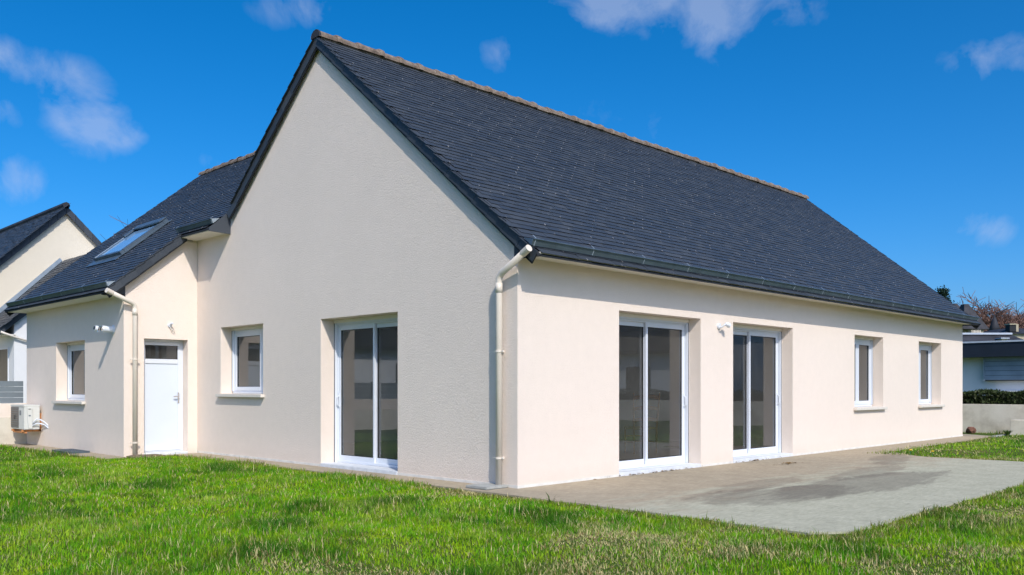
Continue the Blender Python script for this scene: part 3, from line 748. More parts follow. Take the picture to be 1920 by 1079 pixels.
q = NT('skylight_glass'); q.set((.20, .36, .56), .04, spec=.9); M_SKYL = q.m  # bright sky reflection put into the pane's blue base colour
mb.build('pane', M_SKYL, g)
mb = MB(); wbox(mb, x0+bw*.2, x1-.35, y1-.085, y1-.055, .086, .098); mb.build('edge_trim', M_ZINCL, g)
mb = MB(); wbox(mb, x1-.34, x1+.01, y1-.12, y1+.01, .088, .125); wbox(mb, x1-bw*2.2, x1+.01, y0-.01, y1-.121, .102, .13); mb.build('top_hood', M_ZINC, g, bevel=.006)

# ------------------------------------------------------------------ things on and by the house
# boiler flue terminal on the wing
r = empty('flue_terminal', (-P, 8.84, 2.27)); tag(r, 'white horizontal boiler flue pipe with metal tip under wing eave', 'flue')
b0 = Vector((-P, 8.84, 2.27))
mb = MB(); mb.tube([b0+Vector((-.0, 0, 0)), b0+Vector((-.20, 0, .0))], .058, 20); mb.build('outer_pipe', M_PVC, r, smooth=False)
mb = MB(); mb.tube([b0+Vector((-.001, 0, 0)), b0+Vector((-.012, 0, 0))], .078, 20); mb.build('wall_ring', M_PVC, r)
mb = MB(); mb.tube([b0+Vector((-.20, 0, 0)), b0+Vector((-.235, 0, 0))], .045, 18); mb.tube([b0+Vector((-.26, 0, 0)), b0+Vector((-.275, 0, 0))], .057, 18); mb.build('steel_collar', M_CHROME, r)
mb = MB(); mb.tube([b0+Vector((-.235, 0, 0)), b0+Vector((-.34, 0, .012))], [.032, .034], 16); mb.build('inner_pipe', M_DARK, r)
mb = MB(); mb.tube([b0+Vector((-.285, 0, 0)), b0+Vector((-.33, 0, .01))], [.050, .046], 16); mb.build('tip', M_PVC, r)

# lamp holder with loose cable above the service door
b0 = Vector((-.535, Wg, 2.36)); r = empty('wall_lamp', b0); tag(r, 'bare white lamp holder with dangling cable above the white door', 'wall lamp')
mb = MB(); mb.tube([b0, b0+Vector((0, -.035, 0))], [.04, .034], 14); mb.build('base', M_PVC, r)
mb = MB(); mb.tube([b0+Vector((0, -.03, .0)), b0+Vector((.005, -.085, .035)), b0+Vector((.01, -.12, .03))], [.022, .026, .016], 12); mb.build('holder', M_PVC, r)
mb = MB(); mb.tube([b0+Vector((0, -.02, -.02)), b0+Vector((.01, -.05, -.07)), b0+Vector((.05, -.06, -.10)), b0+Vector((.075, -.04, -.085)), b0+Vector((.06, -.03, -.06)), b0+Vector((.03, -.035, -.075))], .007, 8); mb.build('cable', M_SILL, r)
# spotlight between the patio doors
b0 = Vector((4.55, 0, 2.19)); r = empty('wall_spotlight', b0); tag(r, 'small white spotlight on curved arm between the two patio doors', 'wall lamp')
mb = MB(); mb.tube([b0, b0+Vector((0, -.03, 0))], [.05, .045], 16); mb.build('base', M_PVC, r)
mb = MB(); mb.tube([b0+Vector((0, -.02, -.02)), b0+Vector((-.015, -.07, -.02)), b0+Vector((0, -.11, .015)), b0+Vector((.04, -.115, .03))], .013, 10); mb.build('arm', M_PVC, r)
mb = MB(); mb.tube([b0+Vector((.02, -.115, .035)), b0+Vector((.045, -.12, .028)), b0+Vector((.105, -.13, .008))], [.016, .034, .040], 16); mb.build('head', M_PVC, r)

# precast slab at the foot of the downpipe
mb = MB(); mb.box((-.40, .13, .001), (-.02, .50, .035)); o = mb.build('drain_slab', M_CONCB, bevel=.008); tag(o, 'small grey concrete drain slab at foot of corner downpipe', 'drain cover')

# heat pump unit
AX, AY0, AY1, AZ0, AZ1 = -1.72, 12.62, 13.50, .34, .85
r = empty('air_conditioner', ((AX-1.42)/2, (AY0+AY1)/2, AZ0)); tag(r, 'white outdoor air conditioner unit on rusty bracket by wing wall', 'air conditioner')
mb = MB(); mb.box((AX, AY0, AZ0), (-1.42, AY1, AZ1)); mb.build('case', M_ACW, r, bevel=.012)
mb = MB(); mb.box((AX-.012, AY0-.004, AZ1-.03), (-1.415, AY1+.004, AZ1+.008)); mb.build('lid', M_ACW, r, bevel=.006)
mb = MB(); mb.box((AX-.010, AY0+.36, AZ0+.035), (AX-.001, AY1-.03, AZ1-.045)); fg = mb.build('fan_grille', M_GRILLE, r)
ctr = Vector((AX-.012, AY0+.61, (AZ0+AZ1)/2))
for k in range(9):
    mb = MB(); z_ = AZ0+.055+k*.048; mb.box((AX-.018, AY0+.37, z_), (AX-.011, AY1-.04, z_+.008)); mb.build('grille_bar', M_GFENCE, fg)
mb = MB(); mb.tube([ctr+Vector((-.008, 0, 0)), ctr+Vector((.0, 0, 0))], .05, 18); mb.build('fan_hub', M_DARK, r)
mb = MB(); mb.box((AX-.004, AY0+.20, AZ0+.30), (AX-.001, AY0+.30, AZ0+.40)); mb.build('rating_plate', M_GFENCE, r)
mb = MB(); mb.prism([(AX+.05, AY0-.001, AZ1-.05), (AX+.15, AY0-.001, AZ1-.05), (AX+.15, AY0-.001, AZ0+.02), (AX+.08, AY0-.001, AZ0+.02), (AX+.055, AY0-.001, AZ0+.2)], (0, -.03, 0)); mb.build('valve_cover', M_ACW, r, bevel=.004)
mb = MB(); mb.box((AX+.07, AY0-.034, AZ1-.085), (AX+.12, AY0-.031, AZ1-.072)); mb.build('cover_slot', M_DARK, r)
mb = MB(); mb.box((AX+.075, AY0-.034, AZ0+.28), (AX+.115, AY0-.031, AZ0+.31)); mb.build('sticker', M_GFENCE, r)
for s, (zz, up) in enumerate(((.12, .10), (.08, .05))):
    mb = MB(); mb.tube([(AX+.15, AY0-.02, AZ0+zz), (AX+.22, AY0-.06, AZ0+zz+up), (-1.44, AY0-.09, AZ0+zz+up*.9), (-1.39, AY0-.22, AZ0+zz+up*.3), (-1.35, AY0-.34, AZ0+zz-.05)], .014, 10); mb.build('insulated_pipe', M_PVC, r, smooth=True)
for y_ in (AY0+.10, AY1-.14):
    mb = MB(); mb.box((AX-.02, y_, AZ0-.045), (-1.363, y_+.04, AZ0-.004)); mb.box((-1.40, y_, AZ0-.04), (-1.363, y_+.04, AZ0+.34)); mb.build('bracket', M_RUST, r)
mb = MB(); mb.box((AX+.02, AY0+.02, AZ0-.075), (AX+.06, AY1-.06, AZ0-.046)); mb.build('bracket_rail', M_RUST, r)
# steel grate on the path strip
r = empty('ground_grate', (-1.72, 10.3, .0)); tag(r, 'dark steel mesh grate lying on the path below wing window', 'grate')
mb = MB()
for a, b in (((-1.80, 9.82), (-1.77, 10.72)), ((-1.45, 9.82), (-1.42, 10.72))): mb.box((*a, -.004), (*b, .03))
mb.box((-1.77, 9.82, -.004), (-1.45, 9.85, .03)); mb.box((-1.77, 10.69, -.004), (-1.45, 10.72, .03)); mb.build('rim', M_ZINC, r)
for k in range(16):
    mb = MB(); y_ = 9.88+k*.052; mb.box((-1.769, y_, .004), (-1.451, y_+.012, .026)); mb.build('bar', M_ZINC, r)

# ladder-back chair seen through the first patio door
cb = Vector((5.12, 1.82, .045)); cr = empty('ladder_back_chair', cb); tag(cr, 'wooden ladder-back chair with rush seat behind patio door glass', 'chair')
ang = math.radians(128); cu = Vector((math.cos(YAW-math.pi/2+.25), math.sin(YAW-math.pi/2+.25), 0)); cv = Vector((-cu.y, cu.x, 0))  # back plane direction and depth
def cp(a, d, z): return cb + cu*a + cv*d + Vector((0, 0, z))
for s in (-1, 1):
    mb = MB(); mb.tube([cp(s*.21, 0, 0), cp(s*.215, 0, .45), cp(s*.235, -.03, .8), cp(s*.245, -.07, 1.08)], [.02, .022, .02, .016], 8); mb.build('leg', M_WOOD, cr, smooth=True)
    mb = MB(); mb.tube([cp(s*.22, .40, 0), cp(s*.22, .40, .45)], [.018, .022], 8); mb.build('leg', M_WOOD, cr, smooth=True)
    mb = MB(); mb.tube([cp(s*.215, 0, .2), cp(s*.22, .40, .2)], .011, 8); mb.build('stretcher', M_WOOD, cr)
for zz, dd in ((.56, -.01), (.76, -.025), (.96, -.05)):
    mb = MB(); k = 7; pts = []
    for i in range(k):
        t = i/(k-1)*2-1; pts.append((t*.225, dd-.03*(1-t*t), zz+.03*(1-t*t)))
    for (a, d, z), (a2, d2, z2) in zip(pts, pts[1:]):
        mb.add([cp(a, d, z), cp(a2, d2, z2), cp(a2, d2, z2+.065), cp(a, d, z+.065), cp(a, d-.014, z), cp(a2, d2-.014, z2), cp(a2, d2-.014, z2+.065), cp(a, d-.014, z+.065)],
               [(0,1,2,3),(7,6,5,4),(0,4,5,1),(3,2,6,7)])
    mb.build('back_slat', M_WOOD, cr)
mb = MB(); mb.tube([cp(-.21, .4, .2), cp(.21, .4, .2)], .011, 8); mb.tube([cp(-.21, .4, .3), cp(.21, .4, .3)], .011, 8); mb.build('stretcher', M_WOOD, cr)
mb = MB(); mb.prism([cp(-.21, -.0, .43), cp(.21, -.0, .43), cp(.235, .42, .43), cp(-.235, .42, .43)], (0, 0, .045)); mb.build('seat', M_RUSH, cr, bevel=.012)

# ------------------------------------------------------------------ boundaries
def coped_wall(name, lo, hi, label, cat='wall'):
    mb = MB(); mb.box(lo, hi); o = mb.build(name, M_LOWWALL, bevel=.01); return tag(o, label, cat)
r = empty('boundary_wall', (-10, YE+.20, 0)); tag(r, 'low stained wall carrying grey slat fence, joined to wing corner', 'wall')
mb = MB(); mb.box((-26, YE+.004, -.3), (1.5, YE+.22, .575)); mb.build('lower_wall', M_LOWWALL, r)
mb = MB(); mb.box((-26, YE+.014, .576), (1.5, YE+.22, .875)); mb.build('upper_wall', M_WALL, r)
r = empty('slat_fence', (-10, YE+.12, .875)); tag(r, 'grey horizontal slat fence standing on the low boundary wall', 'fence')
nseg = 12
for k in range(nseg):
    xa, xb = -P-.03-2.0*k, -P-.03-2.0*(k+1)
    for j in range(4):
        mb = MB(); mb.box((xb+.03, YE+.13, .885+j*.121), (xa-.03 if k else xa, YE+.155, .885+j*.121+.114)); mb.build('slat', M_GFENCE, r)
    mb = MB(); mb.box((xb-.03, YE+.11, .876), (xb+.03, YE+.175, 1.40)); mb.build('post', M_GFENCE, r)
XR = 18.5
mb = MB(); mb.box((XR, -16, -.3), (XR+.2, 9, .765)); o = mb.build('boundary_wall', M_LOWWALL, bevel=.01); tag(o, 'low beige rendered wall beneath the clipped hedge', 'wall')
mb = MB(); mb.box((17.75, -1.35, -.05), (18.15, -.63, .38)); o = mb.build('stone_block', M_LOWWALL, bevel=.012); tag(o, 'pale cut stone block on grass in front of beige wall', 'block')
mb = MB(); mb.box((16.3, -.66, -.05), (18.45, -.58, .02)); o = mb.build('kerb', M_CONCB, bevel=.008); tag(o, kind='structure')
# brown lump by the wall
def lump(name, c, rx, rz, mat, seed):
    bm = bmesh.new(); bmesh.ops.create_icosphere(bm, subdivisions=2, radius=1); rg = random.Random(seed)
    for v_ in bm.verts:
        s = rg.uniform(.82, 1.15); v_.co = Vector((v_.co.x*rx*s, v_.co.y*rx*.8*s, v_.co.z*rz*s))
    me = bpy.data.meshes.new(name); bm.to_mesh(me); bm.free(); me.materials.append(mat)
    o = bpy.data.objects.new(name, me); COL.objects.link(o); o.location = c; return o
tag(lump('stone', (17.95, .38, .06), .16, .11, M_BROWN, 2), 'reddish brown stone lying at foot of beige wall', 'stone')
tag(lump('soil_mound', (-1.15, Wg-.42, -.01), .34, .065, M_SOIL, 5), 'patch of bare brown soil before the white door', 'soil')

# ------------------------------------------------------------------ foliage helpers
def leaf_cloud(centers, sizes, cols, rg):
    n = len(centers); a = rg.normal(size=(n, 3)); a /= np.linalg.norm(a, axis=1)[:, None]
    b = rg.normal(size=(n, 3)); b -= a*(a*b).sum(1)[:, None]; b /= np.linalg.norm(b, axis=1)[:, None]
    s = sizes[:, None]; v = np.stack([centers-a*s, centers+b*s*.45, centers+a*s, centers-b*s*.45], 1).reshape(-1, 3)
    f = np.arange(n*4).reshape(n, 4); c = np.repeat(cols, 4, axis=0); return v, f, np.concatenate([c, np.ones((len(c), 1))], 1)
def mixcol(rg, n, cols):
    cols = np.array(cols); t = rg.random((n, 1)); i = rg.integers(0, len(cols), n); j = rg.integers(0, len(cols), n)
    return cols[i]*(1-t)+cols[j]*t
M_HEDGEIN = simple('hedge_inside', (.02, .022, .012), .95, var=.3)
# clipped hedge behind the right wall
n = 26000; u_ = rng.random((n, 3)); surf = rng.random(n)
hx = 18.75 + u_[:, 0]*.7; hy = np.where(rng.random(n) < .6, -3 + u_[:, 1]*6.4, -16 + u_[:, 1]*19.4); hz = .1 + u_[:, 2]*1.0
hx = np.where(surf < .45, 18.75 + u_[:, 0]*.12, hx); hz = np.where(surf > .75, 1.0 + u_[:, 2]*.13 + .04*np.sin(hy*5), hz)
hc = np.stack([hx, hy, hz], 1)
v, f, c = leaf_cloud(hc, rng.uniform(.03, .065, n), mixcol(rng, n, [(.035, .055, .015), (.06, .085, .025), (.02, .035, .012), (.09, .10, .05)]), rng)
r = empty('hedge', (19.1, -6, 0)); tag(r, 'dark green clipped hedge behind the beige wall', 'hedge')
o = npmesh('foliage', v - np.array([19.1, -6, 0]), f, M_LEAF, c, r)
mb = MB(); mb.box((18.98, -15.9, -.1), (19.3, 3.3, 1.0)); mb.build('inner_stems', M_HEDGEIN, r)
# green recycling tub half hidden in the hedge
mb = MB(); c0 = at(1914, 749, 25.6); mb.prism([(c0.x-.2, c0.y-.32, 0), (c0.x+.1, c0.y-.32, 0), (c0.x+.1, c0.y+.12, 0), (c0.x-.2, c0.y+.12, 0)], (0, 0, 1.02))
o = mb.build('garden_bin', M_GREENP, bevel=.03); tag(o, 'green plastic garden bin in front of the hedge', 'bin')

# branching bare trees
def bare_tree(base, height, spread, seed, levels, kids, mat_tw, parent, up=.55, r0=None, first=.28, rmin=.006):
    rg = random.Random(seed); tr = MB(); tw = MB()
    def seg(mb, a, b, ra, rb, n): mb.tube([a, b], [ra, rb], n, cap=False)
    def grow(p, d, ln, r, lev):
        k = 3 if lev < 2 else 2; q_ = p; mb = tr if lev < 2 else tw
        for i in range(k):
            d2 = (d + Vector((rg.gauss(0, .12), rg.gauss(0, .12), rg.gauss(.03, .06)))).normalized()
            e = q_ + d2*(ln/k); seg(mb, q_, e, r*(1-.35*i/k), r*(1-.35*(i+1)/k), 6 if lev < 2 else 3); q_ = e; d = d2
            if lev < levels and i >= (0 if lev else 1):
                for _ in range(kids if lev else kids+1):
                    ax = Vector((rg.gauss(0, 1), rg.gauss(0, 1), rg.gauss(0, .4))).normalized()
                    nd = (d*up + ax*spread).normalized(); nd.z = max(nd.z, -.15)
                    grow(e, nd.normalized(), ln*rg.uniform(.55, .80), max(rmin, r*.55), lev+1)
    grow(Vector(base), Vector((0, 0, 1)), height*first*1.5, r0 or height*.02, 0)
    tr.build('trunk', M_BARK, parent); tw.build('crown', mat_tw, parent)
p = at(1890, 727, 150); p.z = 0
r = empty('bare_tree', p); tag(r, 'large leafless tree with reddish twigs beyond castle turret', 'tree')
bare_tree(p, 17.3, .75, 4, 4, 4, M_TWIG, r, .62, .40, .26, .055)
p = at(1930, 727, 162); p.z = 0
r = empty('bare_tree', p); tag(r, 'leafless reddish tree standing behind the tan chimney stack', 'tree')
bare_tree(p, 17.6, .75, 9, 4, 4, M_TWIG, r, .62, .38, .26, .055)
p = at(285, 727, 40); p.z = 0
r = empty('bare_tree', p); tag(r, 'leafless tree whose thin twigs rise above the wing roof', 'tree')
bare_tree(p, 8.6, .55, 21, 4, 2, M_BARK, r, .8, .10)
# dark evergreen over the right end of the roof
p = at(1769, 727, 80); p.z = 0
r = empty('evergreen_tree', p); tag(r, 'dark evergreen tree rising behind right end of slate roof', 'tree')
mb = MB(); mb.tube([p, p+Vector((.1, 0, 5)), p+Vector((0, 0, 9.4))], [.3, .2, .05], 8); mb.build('trunk', M_BARK, r)
cs = []; rg_ = np.random.default_rng(5); br = MB()
for k in range(150):
    z_ = rg_.uniform(2.2, 10.2); rad = max(.25, (10.7-z_)*.27)*rg_.uniform(.5, 1.1); a = rg_.uniform(0, 6.283)
    c_ = np.array([p.x+math.cos(a)*rad, p.y+math.sin(a)*rad, z_])
    br.tube([(p.x, p.y, z_-.25*rad), tuple(c_)], [.04, .015], 4, cap=False)
    cs.append(c_ + rg_.normal(size=(70, 3))*np.array([.20, .20, .17]))
br.build('branches', M_BARK, r)
cs = np.concatenate(cs); n = len(cs)
v, f, c = leaf_cloud(cs, rg_.uniform(.06, .14, n), mixcol(rg_, n, [(.012, .03, .02), (.03, .06, .03), (.02, .045, .035)]), rg_)
npmesh('crown', v-np.array(p), f, M_LEAF, c, r)

# ------------------------------------------------------------------ neighbour house on the left
NB = empty('neighbour_house', (5, 26, 0)); tag(NB, 'cream neighbouring house with gable and lower slate annexe beyond fence', 'house')
ny, nax, naz, nk = 22.43, 2.35, 7.02, .985
nhw = 4.2
def nzr(x): return naz - nk*abs(x-nax)
mb = MB(); mb.prism([(nax-nhw+.4, ny, -.1), (nax+nhw-.4, ny, -.1), (nax+nhw-.4, ny, nzr(nax+nhw-.4)-.12), (nax, ny, naz-.12), (nax-nhw+.4, ny, nzr(nax-nhw+.4)-.12)], (0, 13, 0)); mb.build('wall', M_NWALL, NB)
def slab_roof(a, b, c_, d_, th, name, parent, mat=M_NAVYD):
    mb = MB(); mb.prism([a, b, c_, d_], (0, 0, -th)); return mb.build(name, mat, parent)
def far_slates(o, u, v, s0, s1, rows, parent, rnd, keep=lambda p: True, exp=.13, w=.26):
    n = u.cross(v); vs = []; cols = []
    R0 = np.array([[*u], [*v], [*n]]); base = SP.copy(); base[:, 0] *= w/SW; base[:, 1] *= exp*2/SLEN
    for r_ in range(rows):
        a = s0 + (r_ % 2)*w*.5
        while a < s1:
            p = o+u*(a+w*.5)+v*(r_*exp)
            if keep(p): vs.append(base @ R0 + np.array(p + n*rnd.uniform(0, .01))); cols.append(rnd.random())
            a += w
    vs = np.concatenate(vs); k = len(cols); fs = (np.array(SF)[None] + (np.arange(k)*8)[:, None, None]).reshape(-1, 4)
    cc = np.repeat(np.array(cols), 8); cc = np.stack([cc, cc, cc, np.ones_like(cc)], 1)
    off = root_loc(parent)
    tag(npmesh('slate_field', vs-np.array(off), fs, M_SLATE, cc, parent), kind='stuff')
ys_ = ny-.12
for sgn in (-1, 1):
    xe = nax+sgn*nhw
    rf = slab_roof((nax, ys_, naz-.03), (xe, ys_, nzr(xe)-.03), (xe, ny+13.2, nzr(xe)-.03), (nax, ny+13.2, naz-.03), .10, 'roof', NB)
    sl_ = math.hypot(1, nk)
    if sgn < 0: far_slates(Vector((xe, 0, nzr(xe))), Vector((0, -1, 0)), Vector((1, 0, nk))/sl_, -(ny+13.2), -ys_, int(nhw*sl_/.13), NB, rn)
    else: far_slates(Vector((xe, 0, nzr(xe))), Vector((0, 1, 0)), Vector((-1, 0, nk))/sl_, ys_, ny+13.2, int(nhw*sl_/.13), NB, rn)
    # verge band on the gable
    bd = MB(); a = Vector((xe, ys_-.012, nzr(xe)+.0)); b = Vector((nax, ys_-.012, naz+.0)); bd.prism([a, b, b+Vector((0, 0, -.26)), a+Vector((0, 0, -.26))], (0, .01, 0)); vb = bd.build('verge_board', M_NAVYD, NB)
    vv = (b-a); ln = vv.length; k = int(ln/.36)
    for i in range(k):
        p0 = a+vv*(i/k); p1 = a+vv*((i+.97)/k); m = MB(); m.prism([p0, p1, p1+Vector((0, 0, -.255)), p0+Vector((0, 0, -.255))], (0, -.008, 0)); m.build('verge_slate', M_SLATEP, vb)
mb = MB(); mb.tube([(nax, ys_-.02, naz), (nax, ny+13.2, naz)], .11, 8); mb.build('ridge', M_OLDSLATE, NB)
mb = MB(); xr_ = .2; mb.obox((xr_-.25, ny+6.0, nzr(xr_-.25)+.04), (.5, 0, .5*nk), (0, .8, 0), (-.03, 0, .03)); mb.build('skylight', M_ZINC, NB)
# annexe with mono-pitch slate roof against the gable
ax0, az0, ak, ay0 = -.07, 2.90, 1.0, 20.42
mb = MB(); mb.prism([(ax0+.42, ay0+.14, -.1), (6.2, ay0+.14, -.1), (6.2, ay0+.14, 5.0), (2.35, ay0+.14, 5.0), (ax0+.42, ay0+.14, az0+.42*ak-.2)], (0, ny-ay0-.15, 0)); mb.build('annexe_wall', M_WHITEW, NB)
slab_roof((ax0, ay0, az0-.03), (2.5, ay0, az0+2.32*ak-.03), (2.5, ny-.015, az0+2.32*ak-.03), (ax0, ny-.015, az0-.03), .12, 'annexe_roof', NB)
far_slates(Vector((ax0, 0, az0)), Vector((0, -1, 0)), Vector((1, 0, ak))/math.hypot(1, ak), -(ny-.02), -ay0, int(2.32*1.414/.13), NB, rn)
mb = MB(); mb.prism([(ax0, ay0-.012, az0+.02), (2.5, ay0-.012, az0+2.34*ak), (2.5, ay0-.012, az0+2.34*ak-.24), (ax0, ay0-.012, az0-.2)], (0, .01, 0)); mb.build('annexe_verge', M_SLATEP, NB)
mb = MB(); mb.tube([(2.5, ay0-.03, az0+2.34), (2.5, ny-.02, az0+2.34)], .1, 8); mb.build('annexe_ridge', M_RIDGE, NB)
mb = MB(); mb.obox((ax0+.03, ny-.05, az0+.06), (2.3, 0, 2.3*ak), (0, .03, 0), (-.08, 0, .08)); mb.build('flashing', M_ZINCL, NB)
mb = MB(); mb.box((ax0-.03, ay0-.02, az0-.10), (ax0+.02, ny-.02, az0+.04)); mb.build('gutter', M_ZINC, NB)
mb = MB(); mb.box((ax0+.03, ay0+.02, az0-.17), (ax0+.44, ny-.02, az0-.15)); mb.build('soffit', M_SOFFIT, NB)
mb = MB(); mb.tube([(ax0+.03, ay0-.03, az0-.10), (ax0+.40, ay0+.05, az0-.22), (ax0+1.2, ay0+.05, az0-.46)], .032, 10); mb.build('downpipe', M_SILL, NB, smooth=True)
def onx(X, px, py):
    r_ = ray(px, py); t = (X-CAM.x)/r_.x; return CAM.y + r_.y*t, CAM.z + r_.z*t
wnd = empty('window', (0, 0, 0), NB); XW = ax0+.42
wy0 = onx(XW, 15.5, 690)[0]; wz0 = onx(XW, 14, 716)[1]; wz1 = onx(XW, 14, 655)[1]
mb = MB(); mb.box((XW-.012, wy0, wz0), (XW-.002, wy0+1.0, wz1)); mb.build('pane', M_DARK, wnd)
mb = MB(); mb.box((XW-.02, wy0-.04, wz0-.04), (XW-.001, wy0-.002, wz1+.04)); mb.box((XW-.02, wy0-.001, wz1+.001), (XW-.001, wy0+1.0, wz1+.04)); mb.build('frame', M_PVC, wnd)
mb = MB(); mb.box((XW-.06, wy0-.08, wz0-.09), (XW-.001, wy0+1.05, wz0-.042)); mb.build('sill', M_SILL, wnd)

def plain_house(c, lx, ly, eave, rise, along_x, label):
    r_ = empty('neighbour_house', (c[0], c[1], 0)); tag(r_, label, 'house')
    x0_, x1_, y0_, y1_ = c[0]-lx/2, c[0]+lx/2, c[1]-ly/2, c[1]+ly/2
    mb_ = MB(); o_ = .25
    if along_x:
        mb_.prism([(x0_, y0_, -.2), (x0_, y1_, -.2), (x0_, y1_, eave), (x0_, c[1], eave+rise), (x0_, y0_, eave)], (lx, 0, 0)); mb_.build('wall', M_WHITEW, r_)
        for sg in (-1, 1):
            e_ = c[1]+sg*(ly/2+.35); ze = eave-.35*rise/(ly/2)
            m_ = MB(); m_.prism([(x0_-o_, e_, ze+.03), (x0_-o_, c[1], eave+rise+.03), (x1_+o_, c[1], eave+rise+.03), (x1_+o_, e_, ze+.03)], (0, 0, .14)); m_.build('roof', M_OLDSLATE, r_)
    else:
        mb_.prism([(x0_, y0_, -.2), (x1_, y0_, -.2), (x1_, y0_, eave), (c[0], y0_, eave+rise), (x0_, y0_, eave)], (0, ly, 0)); mb_.build('wall', M_WHITEW, r_)
        for sg in (-1, 1):
            e_ = c[0]+sg*(lx/2+.35); ze = eave-.35*rise/(lx/2)
            m_ = MB(); m_.prism([(e_, y0_-o_, ze+.03), (c[0], y0_-o_, eave+rise+.03), (c[0], y1_+o_, eave+rise+.03), (e_, y1_+o_, ze+.03)], (0, 0, .14)); m_.build('roof', M_OLDSLATE, r_)
    for k in (-1, 1):
        w_ = empty('window', (0, 0, 0), r_)
        for (xf, yf, dx_, dy_) in ((x0_-.01, c[1]+k*ly*.25, 0, .6), (c[0]+k*lx*.25, y1_+.01 if c[1] < 0 else y0_-.01, .6, 0)):
            m_ = MB(); m_.box((xf-dx_-.008, yf-dy_-.008, .95), (xf+dx_+.008, yf+dy_+.008, 2.15)); m_.build('pane', M_DARK, w_)
plain_house((30, -17.5), 12, 9, 2.9, 4.2, False, 'white house with dark slate roof mirrored in the long wall patio doors')
plain_house((-16, 24), 11, 9, 2.9, 4.0, True, 'white house with dark slate roof mirrored in the gable patio door')

# ------------------------------------------------------------------ modern building, castle and roofs to the right
D0 = 40.
def loc(D): return CAM + FW*D
def fb(mb, a0, a1, d0, d1, z0, z1):       # box in the camera-parallel street frame: across, depth, height
    o = CAM + RT*a0 + FW*d0; mb.obox((o.x, o.y, z0), RT*(a1-a0), FW*(d1-d0), (0, 0, z1-z0))
def xa(px, D): return (px-960)/F_PX*D
def za(py, D): return CAM.z - (py-CY)/F_PX*D
def onx(X, px, py):
    r_ = ray(px, py); t = (X-CAM.x)/r_.x; return CAM.y + r_.y*t, CAM.z + r_.z*t
def xbox(mb, X0, X1, pl, pr, pt, pb, pref=1805):   # box between planes x=X0..X1, edges given by photo columns on X0, rows at column pref
    yl = onx(X0, pl, 700)[0]; yr = onx(X0, pr, 700)[0] if pr < 1990 else -16.
    mb.box((X0, yl, onx(X0, pref, pb)[1]), (X1, yr, onx(X0, pref, pt)[1]))
MX = 35.3
MBd = empty('modern_house', (MX+3, 2, 0)); tag(MBd, 'flat-roofed modern house with grey cladding box beyond the hedge', 'house')
mb = MB(); mb.box((MX, -16, -.2), (MX+8, onx(MX, 1760, 700)[0], onx(MX, 1805, 660)[1])); mb.build('wall', M_WHITEW, MBd)
mb = MB(); xbox(mb, MX-.85, MX+8.6, 1750, 2500, 644.4, 670.5); mb.build('roof_fascia', M_NAVY, MBd)
mb = MB(); xbox(mb, MX-.90, MX+8.7, 1749, 2500, 641.2, 644.2); mb.build('roof_edge', M_LEAD, MBd)
bx = empty('cladding_box', (0, 0, 0), MBd)
mb = MB(); xbox(mb, MX-.30, MX-.01, 1844, 2300, 666, 714.5, 1844); mb.build('core', M_NAVY, bx)
yl = onx(MX-.34, 1847, 700)[0]; zt_ = onx(MX-.34, 1844, 670)[1]; zb_ = onx(MX-.34, 1844, 713.5)[1]; h = (zt_-zb_)/5
for k in range(5):
    mb = MB(); mb.box((MX-.345, -9, zb_+h*k+.014), (MX-.302, yl, zb_+h*(k+1))); mb.build('plank', M_GCLAD, bx)
mb = MB(); mb.box((MX-.36, -9, zt_+.012), (MX-.302, yl+.06, zt_+.10)); mb.box((MX-.36, yl+.008, zb_-.03), (MX-.302, yl+.06, zt_+.008)); mb.build('trim', M_GCLAD, bx)
mb = MB(); xbox(mb, MX-.75, MX-.01, 1859, 2500, 733, 790, 1859); mb.build('plinth', M_WHITEW, MBd)
# roof of another house behind it
r = empty('slate_roof_house', at(1865, CY, 56) - Vector((0, 0, CAM.z))); tag(r, 'house with low slate roof and pale ridge behind the flat roof', 'house')
mb = MB(); fb(mb, xa(1812, 54), xa(1930, 54), 54.5, 62, -.2, za(641, 54)); mb.build('wall', M_STONE, r)
def pyr(mb, D, xl, xr, yb, xtl, xtr, yt, depth, inset):
    P4 = [CAM+RT*xa(xl, D)+FW*D, CAM+RT*xa(xr, D)+FW*D]; 
    zb, zt2 = za(yb, D), za(yt, D)
    b = [(CAM+RT*xa(xl, D)+FW*D), (CAM+RT*xa(xr, D)+FW*D), (CAM+RT*xa(xr, D)+FW*(D+depth)), (CAM+RT*xa(xl, D)+FW*(D+depth))]
    t = [(CAM+RT*xa(xtl, D)+FW*(D+inset)), (CAM+RT*xa(xtr, D)+FW*(D+inset)), (CAM+RT*xa(xtr, D)+FW*(D+depth-inset)), (CAM+RT*xa(xtl, D)+FW*(D+depth-inset))]
    mb.add([(p.x, p.y, zb) for p in b]+[(p.x, p.y, zt2) for p in t], [(0,1,5,4),(1,2,6,5),(2,3,7,6),(3,0,4,7),(4,5,6,7),(3,2,1,0)])
mb = MB(); pyr(mb, 54, 1806, 1932, 642, 1820, 1912, 624, 8, 1.2); mb.build('roof', M_OLDSLATE, r)
mb = MB(); fb(mb, xa(1818, 54), xa(1914, 54), 54.9, 55.3, za(626, 54), za(622.5, 54)); mb.build('roof_edge', M_LEAD, r)
ch = empty('chimney', (0, 0, 0), r)
mb = MB(); fb(mb, xa(1875, 54), xa(1886, 54), 53.8, 54.3, za(642, 54), za(636, 54)); mb.build('stack', M_STONE, ch)
mb = MB(); fb(mb, xa(1872, 54), xa(1888, 54), 53.7, 54.4, za(636, 54)+.005, za(634, 54)); mb.build('cap', M_LEAD, ch)
